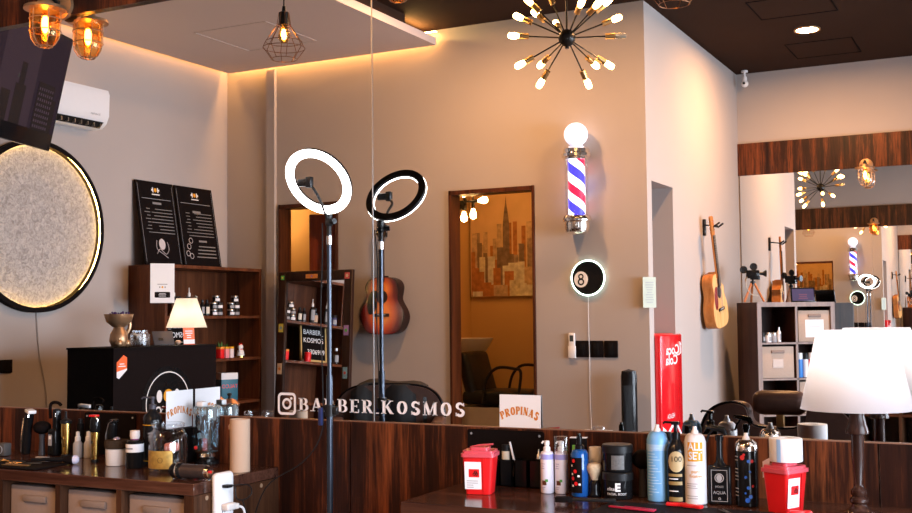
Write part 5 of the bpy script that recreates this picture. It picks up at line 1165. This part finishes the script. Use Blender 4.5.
# --- cards reading PROPINAS
def card(t, M_, w, h):
    obj('paper', MB().span(-w/2, w/2, 0, h, -.0012, 0, M_), M_paper, t)
    obj('lettering', serif_mb('PROPINAS', .026, M_ @ Matrix.Translation((-.002, h*.40, .0003)),   .08, .16, None, w*.86, 1.5), mat('deep_orange_ink', (.62, .20, .02), .6), t)
t = thing('tip_card', 'white card reading PROPINAS in orange, standing over the right counter', 'sign', (-1.519, -.0085, .8295))
card(t, RX(math.radians(-2)) @ frame((0, 0, 0), *FACE_M1), .150, .108)
t = thing('tip_card', 'white card reading PROPINAS in orange, jutting from the left mirror', 'sign', (-2.915, -.006, .785))
card(t, frame((0, -.076, 0), *FACE_RIGHT), .150, .142)
t = thing('tip_box', 'black tip box standing under the left PROPINAS card', 'box', (-2.925, -.085, ZT+.001))
obj('box', MB().rbox((0, 0, .066), (.08, .13, .132), .003), M_blackm, t); obj('slot', MB().span(-.012, .012, -.04, .04, .132, .1325), M_gap, t)

# --- left counter
def tr(mb_m): return mb_m
t = thing('hair_clipper', 'black hair clipper with chrome edge and white blade, far left', 'clipper', on_l(-3.672, -.135), math.radians(-25))
obj('body', MB().tube([(-.030, 0, .004), (-.022, 0, .05), (-.012, 0, .10), (.004, 0, .145), (.020, 0, .165)], [.018, .020, .019, .020, .017], 14, smooth=4) if False else MB().tube([(-.030, 0, .004), (-.022, 0, .05), (-.012, 0, .10), (.004, 0, .145), (.020, 0, .165)], [.018, .020, .019, .020, .017], 14), M_blackg, t)
obj('chrome_edge', MB().tube([(-.042, -.014, .012), (-.034, -.017, .06), (-.022, -.017, .11), (-.008, -.017, .148)], .0035, 8), M_chrome, t)
obj('blade', MB().rbox((.006, 0, .181), (.052, .034, .014), .004, 2, RY(.12)), M_white, t); obj('blade_edge', MB().tube([(.026, -.012, .185), (.036, -.012, .172), (.036, -.012, .155)], .004, 6), M_chrome, t)
t = thing('neck_duster', 'round black neck duster at the left, between two clippers', 'brush', on_l(-3.615, -.115))
obj('handle', MB().lathe([(0, 0), (.014, 0), (.010, .06), (.013, .085), (0, .085)], n=20), mat('dark_grey_plastic', (.05, .05, .06), .3), t); obj('bristles', MB().ball(.036, (0, 0, .112), 24, sz=.75), M_blackm, t)
t = thing('large_clipper', 'tall black clipper with grey label and looping cord on top', 'clipper', on_l(-3.535, -.115))
obj('body', MB().rbox((-.008, 0, .055), (.048, .04, .11), .010, 3).rbox((.004, 0, .145), (.026, .03, .09), .008, 3), M_blackg, t)
obj('label', MB().rbox((-.012, -.0205, .065), (.020, .0015, .045), .0005, 1), M_label_grey, t)
obj('label_squares', quad(frame((-.012, -.0214, .075), *FACE_M1), .013, .013).add([], []), M_paper, t, False)
obj('cord', MB().tube([(-.032, 0, .150), (-.034, 0, .200), (-.018, 0, .215), (.012, 0, .214), (.026, 0, .205)], .0065, 8, smooth=4), M_blackm, t); obj('chrome_pin', MB().cyl(.0045, .188, .205, (.008, -.012, -.03), 10), M_chrome, t)
def trimmer(x, y, h, label, top, r=.019, rz=0):
    t = thing('gold_trimmer', label, 'trimmer', on_l(x, y), rz, 'gold hair trimmers')
    obj('body', MB().lathe([(0, 0), (r*.6, 0), (r*.72, .01), (r*.85, h*.3), (r, h*.62), (r*.95, h*.74), (0, h*.74)], n=24, sy=.8), M_gold, t)
    obj('button', MB().cyl(.006, r*.72, r*.86, (0, 0, 0), 12, Matrix.Translation((0, 0, h*.42)) @ Matrix.Rotation(PI/2, 4, 'X')), M_chrome, t)
    obj('base', MB().cyl(r*.8, 0, .012, n=20), M_black, t)
    if top == 'black': obj('top', MB().lathe([(0, h*.74), (r*1.05, h*.74), (r*1.05, h*.80), (r*.6, h*.82), (r*.5, h*.84), (r*.28, h*.85), (r*.25, h), (0, h)], n=20), M_black, t)
    else:
        obj('top', MB().lathe([(r, h*.62), (r*1.15, h*.66), (r*1.1, h*.86), (r*.8, h*.93), (0, h*.94)], n=24, sy=.85), M_blackg, t)
        obj('red_blade', MB().rbox((-.006, 0, h*.955), (.034, .024, .008), .002, 2), M_red, t)
        obj('chrome_lever', MB().tube([(.010, -.008, h*.95), (.022, -.010, h*.90), (.024, -.010, h*.84)], .003, 8), M_chrome, t)
trimmer(-3.470, -.125, .182, 'gold trimmer with black nozzle top, beside the tall black clipper', 'black', .022)
t = thing('dark_red_bottle', 'slim dark bottle with red marks behind the gold trimmer', 'bottle', on_l(-3.447, -.070))
obj('body', MB().cyl(.014, 0, .13, n=18), M_blackg, t); obj('cap', MB().cyl(.009, .13, .15, n=14), M_black, t); q = MB(); wrap(.014, .085, .092, -110, -80, 4, mb=q); wrap(.014, .055, .06, -110, -70, 4, mb=q); obj('red_marks', q, M_red, t)
for x, y, h, lab_ in ((-3.405, -.124, .107, 'small frosted spray bottle with white nozzle, in front'), (-3.372, -.100, .105, 'small frosted spray bottle behind the other one')):
    t = thing('mist_bottle', lab_, 'bottle', on_l(x, y), 0, 'frosted mist bottles')
    obj('body', MB().lathe([(0, 0), (.017, 0), (.018, .003), (.018, .056), (.011, .068), (0, .068)], n=22), mat('frosted_plastic', (.62, .62, .66), .4, trans=.35), t)
    obj('nozzle', MB().lathe([(0, .066), (.0115, .066), (.0115, .082), (.008, .086), (.0075, .103), (0, .106)], n=16), M_white, t)
trimmer(-3.235, -.200, .187, 'gold and black trimmer with red blade before the black plate', 'red', .019)
t = thing('foil_shaver', 'black and chrome edged clipper beside the red-bladed trimmer', 'clipper', on_l(-3.205, -.145), .3)
obj('body', MB().tube([(0, 0, .0), (.002, 0, .06), (.004, 0, .12), (.010, 0, .15)], [.017, .019, .021, .017], 14), M_blackg, t); obj('chrome_edge', MB().tube([(-.016, -.012, .02), (-.016, -.014, .10), (-.006, -.012, .145), (.012, -.012, .158)], .0022, 8), M_steel, t)
obj('head', MB().rbox((.014, 0, .158), (.032, .028, .010), .003, 2, RY(.35, (0, 0, 0))) if False else MB().rbox((.012, 0, .156), (.030, .026, .010), .003), M_black, t)
t = thing('brush_tub', 'round white tub with dark bristle brush resting on its top', 'tub', on_l(-3.098, -.225))
obj('tub', MB().lathe([(0, 0), (.038, 0), (.040, .004), (.041, .062), (0, .062)], n=36), M_white, t)
tb = obj('brush_head', MB().lathe([(0, .063), (.044, .064), (.047, .08), (.045, .094), (0, .096)], n=36), mat('dark_bristle', (.05, .035, .025), .9, vary=.5, scale=120, bump=.8), t)
obj('brush_knob', MB().lathe([(0, .095), (.014, .096), (.010, .104), (0, .106)], n=18), mat('violet_chrome', (.4, .38, .6), .2, .8), tb)
t = thing('powder_jar', 'black jar with white label and pale screw nozzle', 'jar', on_l(-2.972, -.262))
obj('body', MB().lathe([(0, 0), (.030, 0), (.032, .004), (.032, .098), (.024, .104), (0, .104)], n=32), M_blackg, t); obj('label', wrap(.032, .060, .090, -180, 180, 32), M_paper, t)
obj('label_print', wrap(.0326, .071, .077, -120, -60, 8), M_label_grey, t); obj('cap', MB().lathe([(0, .108), (.016, .108), (.0185, .118), (.0175, .138), (0, .140)], n=24).cyl(.012, .10, .11, n=16), mat('pinkish_white', (.75, .66, .62), .4), t); obj('red_ring', MB().torus(.0125, .003, (0, 0, .107), 20, 6), mat('red_blue_ring', (.35, .05, .20), .4), t)
t = thing('tall_pump_bottle', 'tall black pump bottle with yellow label lines', 'bottle', on_l(-2.975, -.165)); r = .036
obj('body', MB().lathe([(0, 0), (r, .002), (r, .165), (r*.9, .185), (.015, .202), (.012, .212), (0, .212)], n=32), M_blackg, t)
q = MB(); wrap(r, .150, .153, -140, -40, 12, mb=q); wrap(r, .016, .019, -140, -40, 12, mb=q); wrap(r, .016, .153, -140, -138, 2, mb=q); obj('label_lines', q, M_yellow, t)
q = MB(); wrap(r, .118, .124, -75, -45, 6, mb=q); wrap(r, .108, .111, -75, -50, 6, mb=q); obj('label_print', q, M_label_grey, t)
obj('pump', MB().lathe([(0, .21), (.014, .21), (.014, .226), (.006, .229), (.006, .246), (.010, .25), (.009, .256), (0, .258)], n=18).tube([(0, 0, .252), (-.035, -.012, .254), (-.042, -.014, .248)], .0035, 8), mat('grey_black_pump', (.06, .06, .08), .25), t)
t = thing('glass_canister', 'wide clear glass canister with a gold card and red sachet, middle of left counter', 'jar', on_l(-2.806, -.268)); r = .068
obj('jar_body', MB().lathe([(0, 0), (r-.004, 0), (r, .008), (r, .128), (r-.008, .142), (r-.014, .148), (r-.014, .156), (r-.008, .160), (r-.008, .170), (r-.012, .173)], n=44), M_clearthin, t)
o1 = obj('gold_card', wrap(.0685, .014, .078, -135, -35, 14), mat('gold_foil_card', (.48, .30, .07), .45, .3, vary=.45, scale=60), t)
q = MB(); q.torus(.009, .001, (0, 0, 0), 18, 5, aim((.0695*math.cos(math.radians(-72)), .0695*math.sin(math.radians(-72)), .045), (math.cos(math.radians(-72)), math.sin(math.radians(-72)), 0)), .3); e_ = obj('round_print', q, mat('brown_print', (.15, .08, .02), .5), o1)
b = MB().rbox((0, .0, .03), (.045, .04, .03), .008); tag(obj('pink_sachet', b, mat('pink_sachet', (.62, .22, .17), .6)), 'pinkish red sachet inside the wide glass canister', 'sachet').location = (-2.80, -.255, ZT+.055)
t = thing('measuring_bottle', 'tall clear measuring bottle with white cap on a chrome foot', 'bottle', on_l(-2.802, -.057)); 
obj('body', MB().rbox((-.004, 0, .130), (.082, .07, .176), .012, 3), thin_glass('clear_blue_plastic', (.80, .90, .93), .2), t)
obj('tube', MB().lathe([(.020, .050), (.030, .205)], n=24), M_clearthin, t); obj('cap', MB().rbox((-.025, 0, .223), (.030, .030, .022), .004), M_white, t)
obj('side_spout', MB().lathe([(0, .165), (.018, .165), (.022, .215), (0, .215)], (.022, -.0, 0), 18), mat('smoky_cup', (.45, .50, .52), .2, trans=.6, vary=0), t)
obj('foot', MB().lathe([(0, 0), (.046, 0), (.046, .012), (.030, .020), (0, .020)], n=28), M_blackg, t); obj('chrome_ring', MB().lathe([(0, .020), (.030, .020), (.034, .028), (.030, .040), (0, .040)], n=28), M_chrome, t)
q = MB(); [quad(frame((.020, -.0356, .056+k*.008), *FACE_M1), .022, .003, .0004, q) for k in range(6)]; obj('red_scale', q, mat('faded_red_ink', (.60, .12, .15), .5), t, False)
obj('red_mark', MB().ball(.007, (-.026, -.034, .062), 12), M_red, t)
t = thing('hair_shaver', 'dark brown cylindrical shaver lying on its side near counter edge', 'shaver', on_l(-2.578, -.405), math.radians(6))
My = RY(PI/2, (0, 0, .0275))
obj('body', MB().cyl(.024, -.035, .062, n=28, M=My), mat('brown_metal', (.07, .05, .045), .3, .5), t); obj('head_cap', MB().lathe([(0, -.082), (.018, -.082), (.026, -.072), (.027, -.040), (.024, -.035), (0, -.035)], n=28, M=My), M_blackg, t)
obj('silver_ring', MB().torus(.0245, .0035, (0, 0, -.052), 28, 8, My), M_chrome, t); obj('end_ring', MB().lathe([(0, .062), (.023, .062), (.020, .074), (0, .074)], n=24, M=My), M_chrome, t); obj('red_button', MB().cyl(.005, .074, .079, (0, 0, 0), 12, My), M_red, t)
t = thing('cardboard_tube', 'tan cardboard roll core standing at the right end of left counter', 'tube', on_l(-2.548, -.180))
obj('core', MB().lathe([(.033, 0), (.036, 0), (.036, .188), (.033, .188), (.033, 0)], n=40), M_tan, t); obj('torn_flap', MB().tube([(-.034, -.012, .170), (-.038, -.014, .162), (-.036, -.014, .150)], .003, 5), M_tan, t)
# make-up brush, comb, tool tray
t = thing('powder_brush', 'black powder brush with white tip lying by the mist bottles', 'brush', on_l(-3.32, -.300), math.radians(22))
Mb_ = RY(PI/2, (0, 0, .018)); obj('handle', MB().lathe([(0, -.11), (.005, -.11), (.009, -.02), (.011, .02), (0, .02)], n=16, M=Mb_), M_blackg, t)
bh = obj('bristles', MB().lathe([(0, .02), (.011, .02), (.019, .050), (.0175, .060), (0, .060)], n=20, M=Mb_), M_blackm, t); obj('white_tip', MB().lathe([(.0175, .059), (.0165, .070), (.009, .078), (0, .080)], n=20, M=Mb_), mat('lilac_bristle', (.60, .58, .72), .8), bh)
t = thing('tool_tray', 'flat dark tray of combs and scissors at the left edge', 'tray', on_l(-3.46, -.385), math.radians(2))
obj('tray', MB().rbox((0, 0, .003), (.38, .17, .006), .002, 1), M_blackm, t)
scissors((-3.42, -.385, ZT+.008), .35, 'brass handled scissors on the dark tool tray, nearest the front'); scissors((-3.52, -.36, ZT+.008), .1, 'brass handled scissors on the dark tool tray, at the back')
b = MB().rbox((0, 0, .002), (.12, .012, .004), .001)
for k in range(18): b.span(-.055+k*.0062, -.052+k*.0062, .006, .020, .0005, .0035)
o1 = tag(obj('brass_comb', b, M_brass), 'brown metal comb lying on the dark tool tray', 'comb'); o1.location = (-3.40, -.435, ZT+.008); o1.rotation_euler = (0, 0, .15)
b = MB().rbox((0, 0, .005), (.052, .018, .010), .002)
for k in range(8): b.span(-.024+k*.0065, -.021+k*.0065, .009, .018, .002, .008)
o1 = tag(obj('clipper_guard', b, mat('grey_white_guard', (.45, .42, .42), .5)), 'small greyish white clipper guard comb by the gold trimmer', 'clipper guard'); o1.location = (-3.505, -.215, ZT+.001)
t = thing('small_speaker', 'small dark square device with round face at left frame edge', 'speaker', on_l(-3.745, -.195)); obj('body', MB().rbox((0, 0, .026), (.05, .04, .052), .006), mat('grey_device', (.08, .075, .075), .4), t); obj('round_face', MB().torus(.015, .002, (0, -.0205, .026), 24, 6, RX(0)) if False else MB().torus(.015, .002, (0, 0, 0), 24, 6, frame((0, -.0205, .026), *FACE_M1)), M_label_grey, t)
# power strip on the counter's end
t = thing('power_strip', 'white rounded power strip fixed on the end of the left counter', 'power strip', (-2.4995, -.355, .485))
Ms = frame((.0, 0, 0), *FACE_RIGHT)
obj('casing', MB().rbox((0, -.02, .016), (.095, .42, .032), .016, 4, Ms @ Matrix.Translation((0, 0, 0))), M_white, t)
q = MB()
for k in range(4):
    for s in (-.02, .022): q.span(s-.0015, s+.0015, .055-.058*k, .066-.058*k, .0315, .0325, Ms); q.span(s+.010, s+.013, .055-.058*k, .066-.058*k, .0315, .0325, Ms)
obj('socket_slots', q, M_black, t)
t = thing('usb_cable', 'thin black cable plugged into the top of the power strip', 'cable', (-2.465, -.355, .630))
obj('plug', MB().rbox((.012, -.012, .0), (.026, .026, .010), .002), M_black, t); obj('cord', MB().tube([(.022, -.004, 0), (.030, .04, .0), (.032, .085, -.012), (.030, .095, -.040), (.028, .06, -.055), (.026, .02, -.045), (.026, .012, -.005)], .0022, 6, smooth=5).tube([(.026, .05, -.055), (.024, .075, -.10), (.02, .11, -.17), (.02, .13, -.25)], .0022, 6, smooth=4), M_black, t)
t = thing('white_plug', 'white plug with white cord in the middle of the power strip', 'plug', (-2.465, -.360, .560))
obj('plug_body', MB().rbox((.014, .0, .0), (.028, .050, .024), .006, 3).rbox((.018, .030, -.002), (.022, .018, .020), .005, 2), mat('cream_white', (.72, .68, .66), .4), t); obj('cord', MB().tube([(.02, .036, -.004), (.026, .058, -.012), (.026, .072, -.045), (.024, .082, -.10), (.022, .088, -.18), (.0, .10, -.30)], .0042, 8, smooth=5), M_white, t)

# --- trolley with disinfectant jars, seen in the mirror behind the clear bottle
t = thing('salon_trolley', 'small dark salon trolley carrying metal-lidded glass jars', 'trolley', (-3.47, -.93, 0))
for z in (.30, .64): obj('shelf_board', MB().rbox((0, 0, z), (.46, .30, .02), .006), M_blackm, t)
for sx in (-1, 1):
    for sy in (-1, 1): obj('post', MB().cyl(.010, .05, .65, (sx*.20, sy*.12, 0), 10), M_blackmetal, t); obj('caster', MB().ball(.024, (sx*.20, sy*.12, .025), 12), M_black, t)
def barbicide(x, y, label):
    t = thing('lidded_jar', label, 'jar', (x, y, .651), 0, 'glass jars with copper lids on the trolley')
    obj('jar_body', MB().lathe([(0, 0), (.042, 0), (.045, .005), (.045, .125), (.040, .132), (.036, .13), (.041, .12), (.041, .008), (0, .006)], n=32), M_clearthin, t)
    ld = obj('lid', MB().lathe([(.047, .128), (.050, .134), (.050, .140), (.042, .146), (.028, .158), (.012, .164), (0, .165)], n=32), mat('copper_steel', (.50, .27, .17), .35, 1), t)
    obj('lid_knob', MB().lathe([(0, .163), (.007, .165), (.006, .175), (.012, .182), (.010, .190), (0, .192)], n=16), M_black, ld)
barbicide(-3.57, -.88, 'glass jar with copper coloured lid, the front left one on the trolley'); barbicide(-3.45, -.88, 'glass jar with copper coloured lid, rightmost on the trolley'); barbicide(-3.63, -1.00, 'glass jar with copper coloured lid, rearmost on the trolley')
